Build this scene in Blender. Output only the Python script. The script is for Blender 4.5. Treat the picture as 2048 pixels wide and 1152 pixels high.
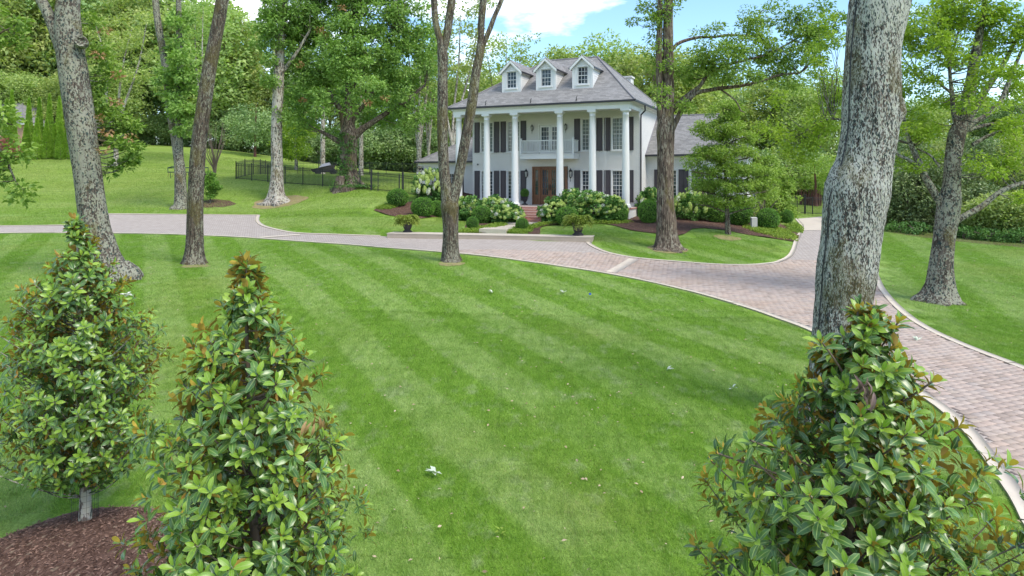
import bpy, math, random
import numpy as np
from mathutils import Vector, Matrix, noise, geometry
R = math.radians
SC = bpy.context.scene
COL = SC.collection
for o in list(bpy.data.objects): bpy.data.objects.remove(o)

# ---------------------------------------------------------------- camera, sky, sun, exposure
F = 1366.0; HY = 355.0; EZ = 4.3          # focal length in photo pixels, horizon row, eye height
cd = bpy.data.cameras.new('camera'); cam = bpy.data.objects.new('camera', cd); COL.objects.link(cam)
cam.location = (0, 0, EZ); cam.rotation_euler = (R(90), 0, 0)
cd.sensor_width = 36; cd.lens = 36*F/2048; cd.shift_y = -(576-HY)/2048; cd.clip_end = 3000; cd.clip_start = .1
SC.camera = cam
SC.render.resolution_x = 1024; SC.render.resolution_y = 576
SC.view_settings.view_transform = 'Standard'; SC.view_settings.look = 'None'
SC.view_settings.gamma = 1; SC.view_settings.use_curve_mapping = False
SC.view_settings.exposure = 1.6
SC.cycles.max_bounces = 6; SC.cycles.transparent_max_bounces = 6
SC.cycles.diffuse_bounces = 4; SC.cycles.glossy_bounces = 3; SC.cycles.transmission_bounces = 4

SUN = Vector((.52, -.42, .82)).normalized()
W = bpy.data.worlds.new('World'); SC.world = W; W.use_nodes = True
nt = W.node_tree; nt.nodes.clear()
def N(nt, t, **kw):
    n = nt.nodes.new(t)
    for k, v in kw.items():
        if k.startswith('_'): setattr(n, k[1:], v)
        else:
            n.inputs[int(k[1:]) if k[0] == 'i' and k[1:].isdigit() else k.replace('__', ' ')].default_value = v
    return n
def L(nt, a, b): nt.links.new(a, b)
sky = N(nt, 'ShaderNodeTexSky', _sky_type='NISHITA', _sun_disc=False, _sun_elevation=math.asin(SUN.z),
        _sun_rotation=math.atan2(SUN.x, SUN.y), _air_density=1.0, _dust_density=.3, _ozone_density=2.5)
geo = N(nt, 'ShaderNodeTexCoord')
mp = N(nt, 'ShaderNodeMapping'); mp.inputs['Scale'].default_value = (1, 1, 2.6); mp.inputs['Location'].default_value = (.35, .1, .12)
L(nt, geo.outputs['Generated'], mp.inputs['Vector'])
nz = N(nt, 'ShaderNodeTexNoise', Scale=2.1, Detail=7.0, Roughness=.55)
L(nt, mp.outputs[0], nz.inputs['Vector'])
cr = N(nt, 'ShaderNodeValToRGB'); cr.color_ramp.elements[0].position = .53; cr.color_ramp.elements[1].position = .66
cr.color_ramp.elements[0].color = (.03, .03, .03, 1)
L(nt, nz.outputs['Fac'], cr.inputs[0])
mx = N(nt, 'ShaderNodeMix', _data_type='RGBA'); mx.inputs[7].default_value = (9.8, 9.5, 9.2, 1)
hs = N(nt, 'ShaderNodeHueSaturation', Saturation=1.2, Value=.78); L(nt, sky.outputs[0], hs.inputs['Color'])
L(nt, cr.outputs[0], mx.inputs[0]); L(nt, hs.outputs[0], mx.inputs[6])
bg = N(nt, 'ShaderNodeBackground', Strength=.12)
L(nt, mx.outputs[2], bg.inputs[0])
L(nt, bg.outputs[0], N(nt, 'ShaderNodeOutputWorld').inputs[0])
sd = bpy.data.lights.new('sun', 'SUN'); sd.energy = 1.35; sd.angle = R(24); sd.color = (1, .93, .80)
so = bpy.data.objects.new('sun', sd); COL.objects.link(so); so.rotation_euler = SUN.to_track_quat('Z', 'Y').to_euler()

# ---------------------------------------------------------------- object helpers
def tag(o, label=None, cat=None, group=None, kind=None):
    if label: o['label'] = label
    if cat: o['category'] = cat
    if group: o['group'] = group
    if kind: o['kind'] = kind
    return o
def thing(name, loc, label, cat, group=None, rz=0):
    o = bpy.data.objects.new(name, None); COL.objects.link(o); o.location = loc; o.rotation_euler = (0, 0, rz)
    o.empty_display_size = .3
    return tag(o, label, cat, group)
def link(name, me, parent=None, mat=None, loc=None, kind=None, label=None):
    o = bpy.data.objects.new(name, me); COL.objects.link(o)
    if mat is not None:
        for m in (mat if isinstance(mat, (list, tuple)) else [mat]):
            me.materials.append(m)
    if parent: o.parent = parent
    if loc is not None: o.location = loc
    if kind: o['kind'] = kind
    if label: o['label'] = label
    return o
KIDS = {}
def copy_tree(o, kids=None):
    kids = [c for c in bpy.data.objects if c.parent == o] if kids is None else kids
    r = o.copy(); COL.objects.link(r)
    for ch in kids:
        c = ch.copy(); COL.objects.link(c); c.parent = r
    return r
def np_mesh(name, V, Q, mi=None, smooth=False):
    V = np.asarray(V, np.float32); Q = np.asarray(Q, np.int32); k = Q.shape[1]
    me = bpy.data.meshes.new(name)
    me.vertices.add(len(V)); me.vertices.foreach_set('co', V.ravel())
    me.loops.add(Q.size); me.loops.foreach_set('vertex_index', Q.ravel())
    me.polygons.add(len(Q)); me.polygons.foreach_set('loop_start', np.arange(0, Q.size, k, dtype=np.int32))
    if mi is not None: me.polygons.foreach_set('material_index', np.asarray(mi, np.int32))
    if smooth: me.polygons.foreach_set('use_smooth', np.ones(len(Q), bool))
    me.update(calc_edges=True)
    return me
class MB:
    def __init__(s): s.v = []; s.f = []; s.m = []; s.cm = 0
    def add(s, vs, fs):
        b = len(s.v); s.v += [tuple(v) for v in vs]; s.f += [tuple(b+i for i in f) for f in fs]; s.m += [s.cm]*len(fs); return s
    def box(s, x0, x1, y0, y1, z0, z1):
        return s.add([(x0,y0,z0),(x1,y0,z0),(x1,y1,z0),(x0,y1,z0),(x0,y0,z1),(x1,y0,z1),(x1,y1,z1),(x0,y1,z1)],
                     [(0,3,2,1),(4,5,6,7),(0,1,5,4),(1,2,6,5),(2,3,7,6),(3,0,4,7)])
    def hexa(s, p):   # 8 points, bottom ring then top ring
        return s.add(p, [(0,3,2,1),(4,5,6,7),(0,1,5,4),(1,2,6,5),(2,3,7,6),(3,0,4,7)])
    def lathe(s, prof, n=24, c=(0,0,0)):
        vs = []; fs = []
        for r, z in prof:
            for k in range(n):
                a = 2*math.pi*k/n; vs.append((c[0]+r*math.cos(a), c[1]+r*math.sin(a), c[2]+z))
        for j in range(len(prof)-1):
            for k in range(n):
                a, b = j*n+k, j*n+(k+1) % n; fs.append((a, b, b+n, a+n))
        fs.append(tuple(range(n))[::-1]); fs.append(tuple(range((len(prof)-1)*n, len(prof)*n)))
        return s.add(vs, fs)
    def tube(s, pts, rad, n=6):
        V, Q = tube_np(np.array(pts, float), np.full(len(pts), rad) if np.isscalar(rad) else np.array(rad), n)
        return s.add([tuple(map(float, v)) for v in V], [tuple(map(int, q)) for q in Q])
    def build(s, name, mat, parent=None, kind=None, label=None, loc=None, smooth=False):
        me = bpy.data.meshes.new(name); me.from_pydata(s.v, [], s.f)
        if any(s.m): me.polygons.foreach_set('material_index', s.m)
        if smooth: me.polygons.foreach_set('use_smooth', [True]*len(s.f))
        me.update()
        return link(name, me, parent, mat, loc, kind, label)
def tube_np(P, r, n):
    T = np.gradient(P, axis=0); T /= np.linalg.norm(T, axis=1)[:, None]+1e-9
    ref = np.array([1., 0, 0]) if abs(T[0][0]) < .8 else np.array([0, 1., 0])
    A = np.zeros_like(P); a = ref
    for i in range(len(P)):
        a = a-T[i]*a.dot(T[i]); a /= np.linalg.norm(a)+1e-9; A[i] = a
    B = np.cross(T, A); ang = np.linspace(0, 2*np.pi, n, endpoint=False)
    V = P[:, None]+r[:, None, None]*(np.cos(ang)[None, :, None]*A[:, None]+np.sin(ang)[None, :, None]*B[:, None])
    i = np.arange(len(P)-1)[:, None]*n; k = np.arange(n)[None]; k2 = (k+1) % n
    Q = np.stack([i+k, i+k2, i+n+k2, i+n+k], -1).reshape(-1, 4)
    return V.reshape(-1, 3), Q
def catmull(P, step):
    P = np.asarray(P, float); out = []
    E = np.vstack([2*P[0]-P[1], P, 2*P[-1]-P[-2]])
    for i in range(1, len(E)-2):
        d = np.linalg.norm(E[i+1][:3]-E[i][:3]); m = max(1, int(round(d/step)))
        t = (np.arange(m)/m)[:, None]
        a, b, c, e = E[i-1], E[i], E[i+1], E[i+2]
        out.append(.5*(2*b+(c-a)*t+(2*a-5*b+4*c-e)*t*t+(3*b-a-3*c+e)*t**3))
    out.append(P[-1][None])
    return np.vstack(out)

# ---------------------------------------------------------------- materials
def mat(name):
    m = bpy.data.materials.new(name); m.use_nodes = True; t = m.node_tree; t.nodes.clear()
    out = N(t, 'ShaderNodeOutputMaterial'); b = N(t, 'ShaderNodeBsdfPrincipled'); L(t, b.outputs[0], out.inputs[0])
    return m, t, b, out
def rgb(c): return (c[0], c[1], c[2], 1)
def mixc(t, f, a, b, bt='MIX'):
    m = N(t, 'ShaderNodeMix', _data_type='RGBA', _blend_type=bt)
    for s, v in ((0, f), (6, a), (7, b)):
        if isinstance(v, (int, float)): m.inputs[s].default_value = v
        elif isinstance(v, tuple): m.inputs[s].default_value = rgb(v)
        else: L(t, v, m.inputs[s])
    return m.outputs[2]
def math_(t, op, a, b=0, c=0):
    m = N(t, 'ShaderNodeMath', _operation=op)
    for i, v in enumerate((a, b, c)):
        if isinstance(v, (int, float)): m.inputs[i].default_value = v
        else: L(t, v, m.inputs[i])
    return m.outputs[0]
def ramp(t, f, lo, hi, a=0., b=1.):
    m = N(t, 'ShaderNodeMapRange', _interpolation_type='SMOOTHSTEP'); L(t, f, m.inputs[0])
    m.inputs[1].default_value = lo; m.inputs[2].default_value = hi; m.inputs[3].default_value = a; m.inputs[4].default_value = b
    return m.outputs[0]
def coord(t, kind='Object', scale=(1,1,1), rz=0, loc=(0,0,0)):
    if kind == 'Position': c = N(t, 'ShaderNodeNewGeometry').outputs['Position']
    else: c = N(t, 'ShaderNodeTexCoord').outputs[kind]
    m = N(t, 'ShaderNodeMapping'); m.inputs['Scale'].default_value = scale; m.inputs['Rotation'].default_value = (0, 0, rz); m.inputs['Location'].default_value = loc
    L(t, c, m.inputs[0]); return m.outputs[0]
def tnoise(t, v, s, d=4, r=.55):
    n = N(t, 'ShaderNodeTexNoise', Scale=float(s), Detail=float(d), Roughness=float(r)); L(t, v, n.inputs['Vector']); return n.outputs['Fac']
def tvor(t, v, s, feat='F1', out='Distance'):
    n = N(t, 'ShaderNodeTexVoronoi', Scale=float(s), _feature=feat); L(t, v, n.inputs['Vector']); return n.outputs[out]
def bump(t, b, h, dist=.01, st=1.):
    n = N(t, 'ShaderNodeBump', Distance=dist, Strength=st); L(t, h, n.inputs['Height']); L(t, n.outputs[0], b.inputs['Normal'])
def plain(name, c, rough=.6, var=.12, scale=6, spec=.4, metal=0, bmp=0):
    m, t, b, _ = mat(name)
    v = coord(t); n = tnoise(t, v, scale, 5)
    L(t, mixc(t, n, tuple(x*(1-var) for x in c), tuple(min(1, x*(1+var)) for x in c)), b.inputs['Base Color'])
    b.inputs['Roughness'].default_value = rough; b.inputs['Specular IOR Level'].default_value = spec; b.inputs['Metallic'].default_value = metal
    if bmp: bump(t, b, tnoise(t, v, scale*8, 4), bmp)
    return m
def leafm(name, dark, light, under=None, rough=.55, spec=.3, trans=.3, nscale=.45, hue=.0, vein=False):
    m, t, b, out = mat(name)
    g = N(t, 'ShaderNodeNewGeometry'); oi = N(t, 'ShaderNodeObjectInfo')
    n = tnoise(t, coord(t, 'Position'), nscale, 2)
    f = math_(t, 'ADD', math_(t, 'MULTIPLY', g.outputs['Random Per Island'], .62), math_(t, 'MULTIPLY_ADD', n, 1.1, -.4))
    f = math_(t, 'ADD', f, math_(t, 'MULTIPLY_ADD', oi.outputs['Random'], .36, -.14))
    c = mixc(t, f, dark, light)
    if hue:
        h = N(t, 'ShaderNodeHueSaturation'); L(t, c, h.inputs['Color'])
        L(t, math_(t, 'MULTIPLY_ADD', oi.outputs['Random'], hue, .5-hue/2), h.inputs['Hue']); c = h.outputs[0]
    if vein:
        lx = N(t, 'ShaderNodeAttribute', _attribute_name='lx').outputs['Fac']
        c = mixc(t, ramp(t, lx, .03, .16, .75, 0), c, (.30, .40, .12)); c = mixc(t, ramp(t, lx, .86, .99, 0, .45), c, (.36, .44, .16))
    if under: c = mixc(t, g.outputs['Backfacing'], c, under)
    L(t, c, b.inputs['Base Color'])
    b.inputs['Roughness'].default_value = rough; b.inputs['Specular IOR Level'].default_value = spec
    if under:
        L(t, math_(t, 'MULTIPLY_ADD', g.outputs['Backfacing'], .4, rough), b.inputs['Roughness'])
    tr = N(t, 'ShaderNodeBsdfTranslucent'); L(t, mixc(t, 1., c, (1.0, 1.15, .5), 'MULTIPLY'), tr.inputs[0])
    ms = N(t, 'ShaderNodeMixShader', i0=trans); L(t, b.outputs[0], ms.inputs[1]); L(t, tr.outputs[0], ms.inputs[2])
    L(t, ms.outputs[0], out.inputs[0])
    return m
def barkm(name, dark, mid, lichen, amount=.5, pscale=14, stretch=.45, moss=.1, teal=.0, bm=.03):
    m, t, b, _ = mat(name)
    wv = N(t, 'ShaderNodeTexNoise', Scale=pscale*.9, Detail=3.0); v0 = coord(t, 'Object', (1, 1, stretch)); L(t, v0, wv.inputs['Vector'])
    ad = N(t, 'ShaderNodeVectorMath', _operation='MULTIPLY_ADD'); L(t, wv.outputs['Color'], ad.inputs[0]); ad.inputs[1].default_value = (1.6/pscale,)*3; L(t, v0, ad.inputs[2]); v = ad.outputs[0]
    fur = tnoise(t, coord(t, 'Object', (1, 1, .15)), 15, 6, .65)
    cell = N(t, 'ShaderNodeTexVoronoi', Scale=float(pscale)); L(t, v, cell.inputs['Vector'])
    sp = N(t, 'ShaderNodeSeparateColor'); L(t, cell.outputs['Color'], sp.inputs[0])
    n1 = tnoise(t, v0, pscale*1.3, 7, .7); big = tnoise(t, coord(t, 'Object', (1, 1, .6)), 1.3, 4, .6)
    base = mixc(t, ramp(t, fur, .35, .62), dark, mid)
    f = math_(t, 'ADD', math_(t, 'MULTIPLY', sp.outputs[0], .34), math_(t, 'MULTIPLY', n1, .75))
    f = math_(t, 'ADD', f, math_(t, 'MULTIPLY_ADD', big, .7, -.35)); f = math_(t, 'ADD', f, math_(t, 'MULTIPLY_ADD', fur, .5, -.25))
    lm = ramp(t, f, .755-amount*.36, .79-amount*.36)
    lv = mixc(t, tnoise(t, v0, 7, 5, .7), tuple(x*.6 for x in lichen), tuple(min(1, x*1.3) for x in lichen))
    lv = mixc(t, math_(t, 'MULTIPLY', ramp(t, sp.outputs[2], .6, .9), .4), lv, (lichen[0]*1.0, lichen[1]*1.08, lichen[2]*.82))
    c = mixc(t, lm, base, lv)
    if teal: c = mixc(t, math_(t, 'MULTIPLY', ramp(t, sp.outputs[1], 1-teal, 1.03-teal), .85), c, (.022, .045, .045))
    mm = math_(t, 'MULTIPLY', ramp(t, tnoise(t, coord(t, 'Object', (1, 1, .5), loc=(3, 1, 0)), 1.5, 5), .60-moss*.3, .70-moss*.3), ramp(t, n1, .4, .55))
    c = mixc(t, math_(t, 'MULTIPLY', mm, .8), c, (.115, .095, .03))
    L(t, c, b.inputs['Base Color']); b.inputs['Roughness'].default_value = .9; b.inputs['Specular IOR Level'].default_value = .15
    h = math_(t, 'ADD', math_(t, 'MULTIPLY', fur, 1.), math_(t, 'MULTIPLY', lm, .18)); bump(t, b, math_(t, 'ADD', h, math_(t, 'MULTIPLY', n1, .45)), bm, 1.)
    return m

# grass colour shared by the turf sheet and the blades
def grassm(name, blades):
    m, t, b, out = mat(name)
    g = N(t, 'ShaderNodeNewGeometry'); pos = g.outputs['Position']
    sx = N(t, 'ShaderNodeSeparateXYZ'); L(t, pos, sx.inputs[0]); X, Y = sx.outputs[0], sx.outputs[1]
    wob = math_(t, 'MULTIPLY_ADD', tnoise(t, coord(t, 'Position'), .25, 2), 2.2, -1.1)
    def stripe(nx, ny, w):
        s = math_(t, 'ADD', math_(t, 'MULTIPLY', X, nx/w), math_(t, 'MULTIPLY', Y, ny/w))
        s = math_(t, 'ADD', s, math_(t, 'MULTIPLY', wob, .14))
        return ramp(t, math_(t, 'SINE', math_(t, 'MULTIPLY', s, math.pi)), -.35, .35)
    main = stripe(.88, .475, 1.02); right = stripe(.93, -.36, 1.6); far = stripe(.12, .99, 3.1)
    rm = ramp(t, math_(t, 'SUBTRACT', X, math_(t, 'MULTIPLY_ADD', math_(t, 'MAXIMUM', math_(t, 'SUBTRACT', Y, 22), 0), .5, 11)), 0, .5)
    fm = ramp(t, math_(t, 'ADD', Y, math_(t, 'MULTIPLY', X, .12)), 37, 38)
    s = N(t, 'ShaderNodeMix'); L(t, rm, s.inputs[0]); L(t, main, s.inputs[2]); L(t, right, s.inputs[3])
    s2 = N(t, 'ShaderNodeMix'); L(t, math_(t, 'MULTIPLY', fm, math_(t, 'SUBTRACT', 1, rm)), s2.inputs[0]); L(t, s.outputs[0], s2.inputs[2]); L(t, far, s2.inputs[3])
    st = math_(t, 'MULTIPLY', s2.outputs[0], ramp(t, tnoise(t, coord(t, 'Position', loc=(9,4,0)), .22, 5, .7), .34, .62, .2, 1))
    n2 = tnoise(t, coord(t, 'Position', loc=(5, 2, 0)), .9, 5, .65); n3 = tnoise(t, coord(t, 'Position'), .16, 3)
    n4 = tnoise(t, coord(t, 'Position', (1, .35, 1)), 5.5, 4, .7)
    a = mixc(t, st, GC[0], GC[1])
    a = mixc(t, math_(t, 'MULTIPLY', ramp(t, n2, .45, .62), .55), a, mixc(t, 1., a, (.80, .86, .66), 'MULTIPLY')); nn = tnoise(t, coord(t, 'Position', (1, .6, 1), loc=(2, 7, 0)), 2.1, 5, .7); a = mixc(t, math_(t, 'MULTIPLY', ramp(t, nn, .52, .70), .6), a, (.36, .43, .21))
    a = mixc(t, math_(t, 'MULTIPLY', ramp(t, n3, .5, .7), .45), a, GC[3])
    a = mixc(t, math_(t, 'MULTIPLY', ramp(t, n4, .38, .62), .6), a, mixc(t, 1., a, (.60, .72, .50), 'MULTIPLY'))
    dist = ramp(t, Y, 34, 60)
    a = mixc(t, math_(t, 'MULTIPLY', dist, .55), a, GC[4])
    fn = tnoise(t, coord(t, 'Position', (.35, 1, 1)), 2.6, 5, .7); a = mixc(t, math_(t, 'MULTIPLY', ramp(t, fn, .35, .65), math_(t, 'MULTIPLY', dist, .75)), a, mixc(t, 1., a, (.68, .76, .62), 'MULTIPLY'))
    if blades:
        rr = g.outputs['Random Per Island']
        a = mixc(t, math_(t, 'MULTIPLY', ramp(t, rr, .1, .9), .5), a, mixc(t, 1., a, (1.55, 1.42, 1.5), 'MULTIPLY'))
        a = mixc(t, math_(t, 'MULTIPLY', ramp(t, rr, .93, .96), .7), a, (.34, .30, .14))
        L(t, a, b.inputs['Base Color']); b.inputs['Roughness'].default_value = .5; b.inputs['Specular IOR Level'].default_value = .3
        tr = N(t, 'ShaderNodeBsdfTranslucent'); L(t, a, tr.inputs[0])
        ms = N(t, 'ShaderNodeMixShader', i0=.35); L(t, b.outputs[0], ms.inputs[1]); L(t, tr.outputs[0], ms.inputs[2]); L(t, ms.outputs[0], out.inputs[0])
    else:
        f = tnoise(t, coord(t, 'Position'), 38, 4, .7)
        a = mixc(t, ramp(t, f, .3, .7), mixc(t, 1., a, (.55, .58, .5), 'MULTIPLY'), a)
        L(t, a, b.inputs['Base Color']); b.inputs['Roughness'].default_value = .9; b.inputs['Specular IOR Level'].default_value = .1
        bump(t, b, f, .03)
    return m
GC = [(.205, .355, .044), (.322, .445, .128), (.225, .385, .050), (.330, .390, .105), (.380, .460, .115)]
M = {}
M['turf'] = grassm('lawn turf', False); M['blade'] = grassm('grass blades', True)
def brickm(name, c1, c2, mortar, sx, sy, msize=.02, rz=0, vec='flat', bmp=.004, offs=.5, tint=None):
    m, t, b, _ = mat(name)
    if vec == 'flat': v = coord(t, 'Position', rz=rz)
    else:
        s = N(t, 'ShaderNodeSeparateXYZ'); L(t, N(t, 'ShaderNodeTexCoord').outputs['Object'], s.inputs[0])
        cb = N(t, 'ShaderNodeCombineXYZ'); L(t, math_(t, 'ADD', s.outputs[0], s.outputs[1]), cb.inputs[0]); L(t, s.outputs[2], cb.inputs[1]); v = cb.outputs[0]
    n = N(t, 'ShaderNodeTexBrick', _offset=offs, Scale=1., Mortar__Size=msize, Mortar__Smooth=.3, Bias=0., Brick__Width=sx, Row__Height=sy)
    n.inputs['Color1'].default_value = rgb(c1); n.inputs['Color2'].default_value = rgb(c2); n.inputs['Mortar'].default_value = rgb(mortar)
    L(t, v, n.inputs['Vector'])
    c = n.outputs['Color']
    no = tnoise(t, coord(t, 'Object'), 1.2, 5, .7)
    c = mixc(t, .3, c, mixc(t, no, (.62, .62, .62), (1.25, 1.22, 1.2)), 'MULTIPLY')
    L(t, c, b.inputs['Base Color']); b.inputs['Roughness'].default_value = .8; b.inputs['Specular IOR Level'].default_value = .25
    h = math_(t, 'ADD', n.outputs['Fac'], math_(t, 'MULTIPLY', tnoise(t, coord(t, 'Object'), 60, 3), -.3))
    nb = N(t, 'ShaderNodeBump', Distance=bmp, Strength=1., _invert=True); L(t, h, nb.inputs['Height']); L(t, nb.outputs[0], b.inputs['Normal'])
    return m
PAVE_A = R(20)
M['paving'] = brickm('far paving', (.365, .315, .275), (.43, .375, .33), (.20, .175, .165), .23, .17, .012, rz=-PAVE_A)
M['white_brick'] = brickm('painted brick', (.75, .74, .71), (.72, .71, .68), (.56, .55, .53), .21, .075, .009, vec='wall', bmp=.014)
M['red_brick'] = brickm('red brick', (.34, .10, .07), (.46, .19, .13), (.50, .42, .38), .2, .07, .010, vec='wall', bmp=.006)
M['far_brick'] = brickm('orange brick', (.42, .20, .13), (.50, .28, .18), (.5, .42, .36), .22, .08, .01, vec='wall', bmp=.005)
M['shingle'] = brickm('shingles', (.195, .19, .183), (.295, .287, .278), (.145, .142, .138), .33, .085, .008, vec='wall', bmp=.012, offs=.37)
def paverm():
    m, t, b, _ = mat('paver')
    g = N(t, 'ShaderNodeNewGeometry'); oi = N(t, 'ShaderNodeObjectInfo')
    r = math_(t, 'FRACT', math_(t, 'ADD', g.outputs['Random Per Island'], math_(t, 'MULTIPLY', oi.outputs['Random'], 7.3)))
    cr = N(t, 'ShaderNodeValToRGB'); L(t, r, cr.inputs[0]); e = cr.color_ramp.elements
    e[0].color = rgb((0.267, 0.222, 0.204)); e[1].color = rgb((0.387, 0.339, 0.310))
    for p, c in ((.3, (.42, .345, .325)), (.55, (.44, .38, .36)), (.75, (.35, .315, .315)), (.88, (.48, .385, .35))):
        k = e.new(p); k.color = rgb(c)
    n = tnoise(t, coord(t, 'Position'), 9, 5, .7); n2 = tnoise(t, coord(t, 'Position'), .5, 4)
    c = mixc(t, .35, cr.outputs[0], (.345, .300, .275)); c = mixc(t, .7, c, mixc(t, n, (.7, .7, .7), (1.25, 1.22, 1.2)), 'MULTIPLY')
    c = mixc(t, math_(t, 'MULTIPLY', ramp(t, n2, .45, .7), .35), c, (.36, .27, .21)); c = mixc(t, 1., c, (1.06, 1.01, .92), 'MULTIPLY')
    L(t, c, b.inputs['Base Color']); b.inputs['Roughness'].default_value = .85; b.inputs['Specular IOR Level'].default_value = .2
    bump(t, b, tnoise(t, coord(t, 'Position'), 70, 4), .004)
    return m
M['paver'] = paverm()
M['joint'] = plain('joint sand', (.17, .15, .135), .95, .2, 30)
M['kerb'] = plain('pale concrete', (.50, .435, .35), .85, .14, 2.5, bmp=.003)
M['concrete_brown'] = plain('brown concrete', (.36, .30, .235), .85, .15, 2, bmp=.003)
M['white'] = plain('white paint', (.67, .67, .66), .45, .03, 3)
M['soffit'] = plain('soffit paint', (.66, .65, .61), .6, .03, 3)
M['gutter'] = plain('dark gutter', (.022, .022, .03), .4, .1, 4)
M['shutter'] = plain('shutter paint', (.060, .050, .058), .5, .12, 5)
M['blackmetal'] = plain('black metal', (.018, .019, .02), .45, .2, 8)
M['wood'] = plain('stained wood', (.17, .075, .035), .4, .3, 9)
M['urn'] = plain('charcoal urn', (.045, .04, .042), .7, .2, 8, bmp=.002)
M['asph'] = M['concrete_brown']
def glassm(name, c, blinds=False):
    m, t, b, _ = mat(name)
    n = tnoise(t, coord(t, 'Object', (1, 1, .7)), 2.2, 4, .6)
    col = mixc(t, ramp(t, n, .4, .6), c, tuple(x*2.4 for x in c))
    if blinds:
        s = N(t, 'ShaderNodeSeparateXYZ'); L(t, N(t, 'ShaderNodeTexCoord').outputs['Object'], s.inputs[0])
        w = math_(t, 'FRACT', math_(t, 'MULTIPLY', s.outputs[2], 11))
        col = mixc(t, math_(t, 'MULTIPLY', ramp(t, w, .35, .5), .55), col, (.42, .42, .38))
    L(t, col, b.inputs['Base Color']); b.inputs['Roughness'].default_value = .05; b.inputs['Specular IOR Level'].default_value = .42
    bump(t, b, tnoise(t, coord(t, 'Object'), 1.6, 2), .02, .5)
    return m
M['glass'] = glassm('window glass', (.02, .028, .034)); M['glass_blind'] = glassm('glass over blinds', (.03, .05, .055), True)
M['lamp_glass'] = plain('lamp glass', (.45, .45, .42), .2, .1, 8)
def mulchm():
    m, t, b, _ = mat('mulch')
    v = coord(t, 'Position'); a = tvor(t, coord(t, 'Position', (1, .45, 1), rz=.6), 34, 'F1', 'Color'); s = N(t, 'ShaderNodeSeparateColor'); L(t, a, s.inputs[0])
    n = tnoise(t, v, 30, 5, .7)
    c = mixc(t, s.outputs[0], (.10, .055, .040), (.235, .140, .105))
    c = mixc(t, ramp(t, s.outputs[1], .93, .96), c, (.33, .24, .17))
    c = mixc(t, ramp(t, n, .4, .7), mixc(t, 1., c, (.6, .6, .6), 'MULTIPLY'), c)
    L(t, c, b.inputs['Base Color']); b.inputs['Roughness'].default_value = .95; b.inputs['Specular IOR Level'].default_value = .1
    bump(t, b, math_(t, 'ADD', n, s.outputs[0]), .035)
    return m
M['mulch'] = mulchm()
M['straw'] = plain('dry grass', (.27, .215, .10), .95, .35, 3, bmp=.02)
M['chip'] = leafm('bark chips', (.09, .05, .036), (.27, .17, .13), rough=.9, spec=.1, trans=0)
# leaves
M['oak'] = leafm('oak leaves', (0.123, 0.231, 0.049), (0.340, 0.517, 0.122), trans=.32)
M['oak_lime'] = leafm('lime leaves', (0.172, 0.287, 0.026), (0.391, 0.517, 0.063), trans=.4)
M['oak_mid'] = leafm('mid leaves', (0.140, 0.246, 0.043), (0.369, 0.497, 0.099), trans=.36)
M['young'] = leafm('young tree leaves', (0.103, 0.236, 0.034), (0.248, 0.420, 0.073), trans=.35)
M['wood_far'] = leafm('far leaves', (0.194, 0.298, 0.090), (0.555, 0.620, 0.215), trans=.42, nscale=.22, hue=.05)  # distance haze is put into this leaf colour: brighter and less saturated
M['wood_dark'] = leafm('dark far leaves', (0.130, 0.227, 0.090), (0.375, 0.498, 0.194), trans=.25, nscale=.3, hue=.03)
M['box'] = leafm('boxwood leaves', (0.069, 0.178, 0.026), (0.207, 0.391, 0.063), trans=.2, nscale=2)
M['arbor'] = leafm('arborvitae', (0.108, 0.250, 0.024), (0.378, 0.577, 0.066), trans=.2, nscale=1.5)
M['hleaf'] = leafm('hydrangea leaves', (0.058, 0.156, 0.036), (0.169, 0.325, 0.072), trans=.2, nscale=2)
M['cover'] = leafm('ground cover', (.13, .24, .03), (.34, .43, .06), trans=.25, nscale=2)
M['fern'] = leafm('fern', (.14, .22, .03), (.34, .40, .09), trans=.3, nscale=3)
M['hedge'] = leafm('hedge leaves', (0.078, 0.137, 0.048), (0.273, 0.338, 0.132), trans=.15, rough=.35, nscale=.6)
M['dead'] = leafm('dead leaves', (.26, .14, .06), (.44, .29, .14), trans=.2)
M['greydead'] = leafm('withered leaves', (.13, .085, .075), (.26, .18, .15), trans=.1)
M['bloom'] = leafm('bloom', (.34, .47, .09), (.56, .66, .23), trans=.2, nscale=6)
M['bloom_white'] = leafm('white bloom', (.62, .66, .50), (.75, .76, .68), trans=.2)
M['mag'] = leafm('magnolia leaf', (.020, .064, .014), (.095, .205, .034), under=(.44, .27, .06), rough=.30, spec=.55, trans=.12, nscale=3, vein=True)
M['mag_new'] = leafm('young magnolia leaf', (.120, .260, .024), (.300, .440, .050), under=(.55, .38, .07), rough=.36, spec=.45, trans=.25, nscale=3, vein=True)
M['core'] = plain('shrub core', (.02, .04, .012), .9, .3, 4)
M['petal'] = plain('petal', (.78, .76, .68), .6, .05)
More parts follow.
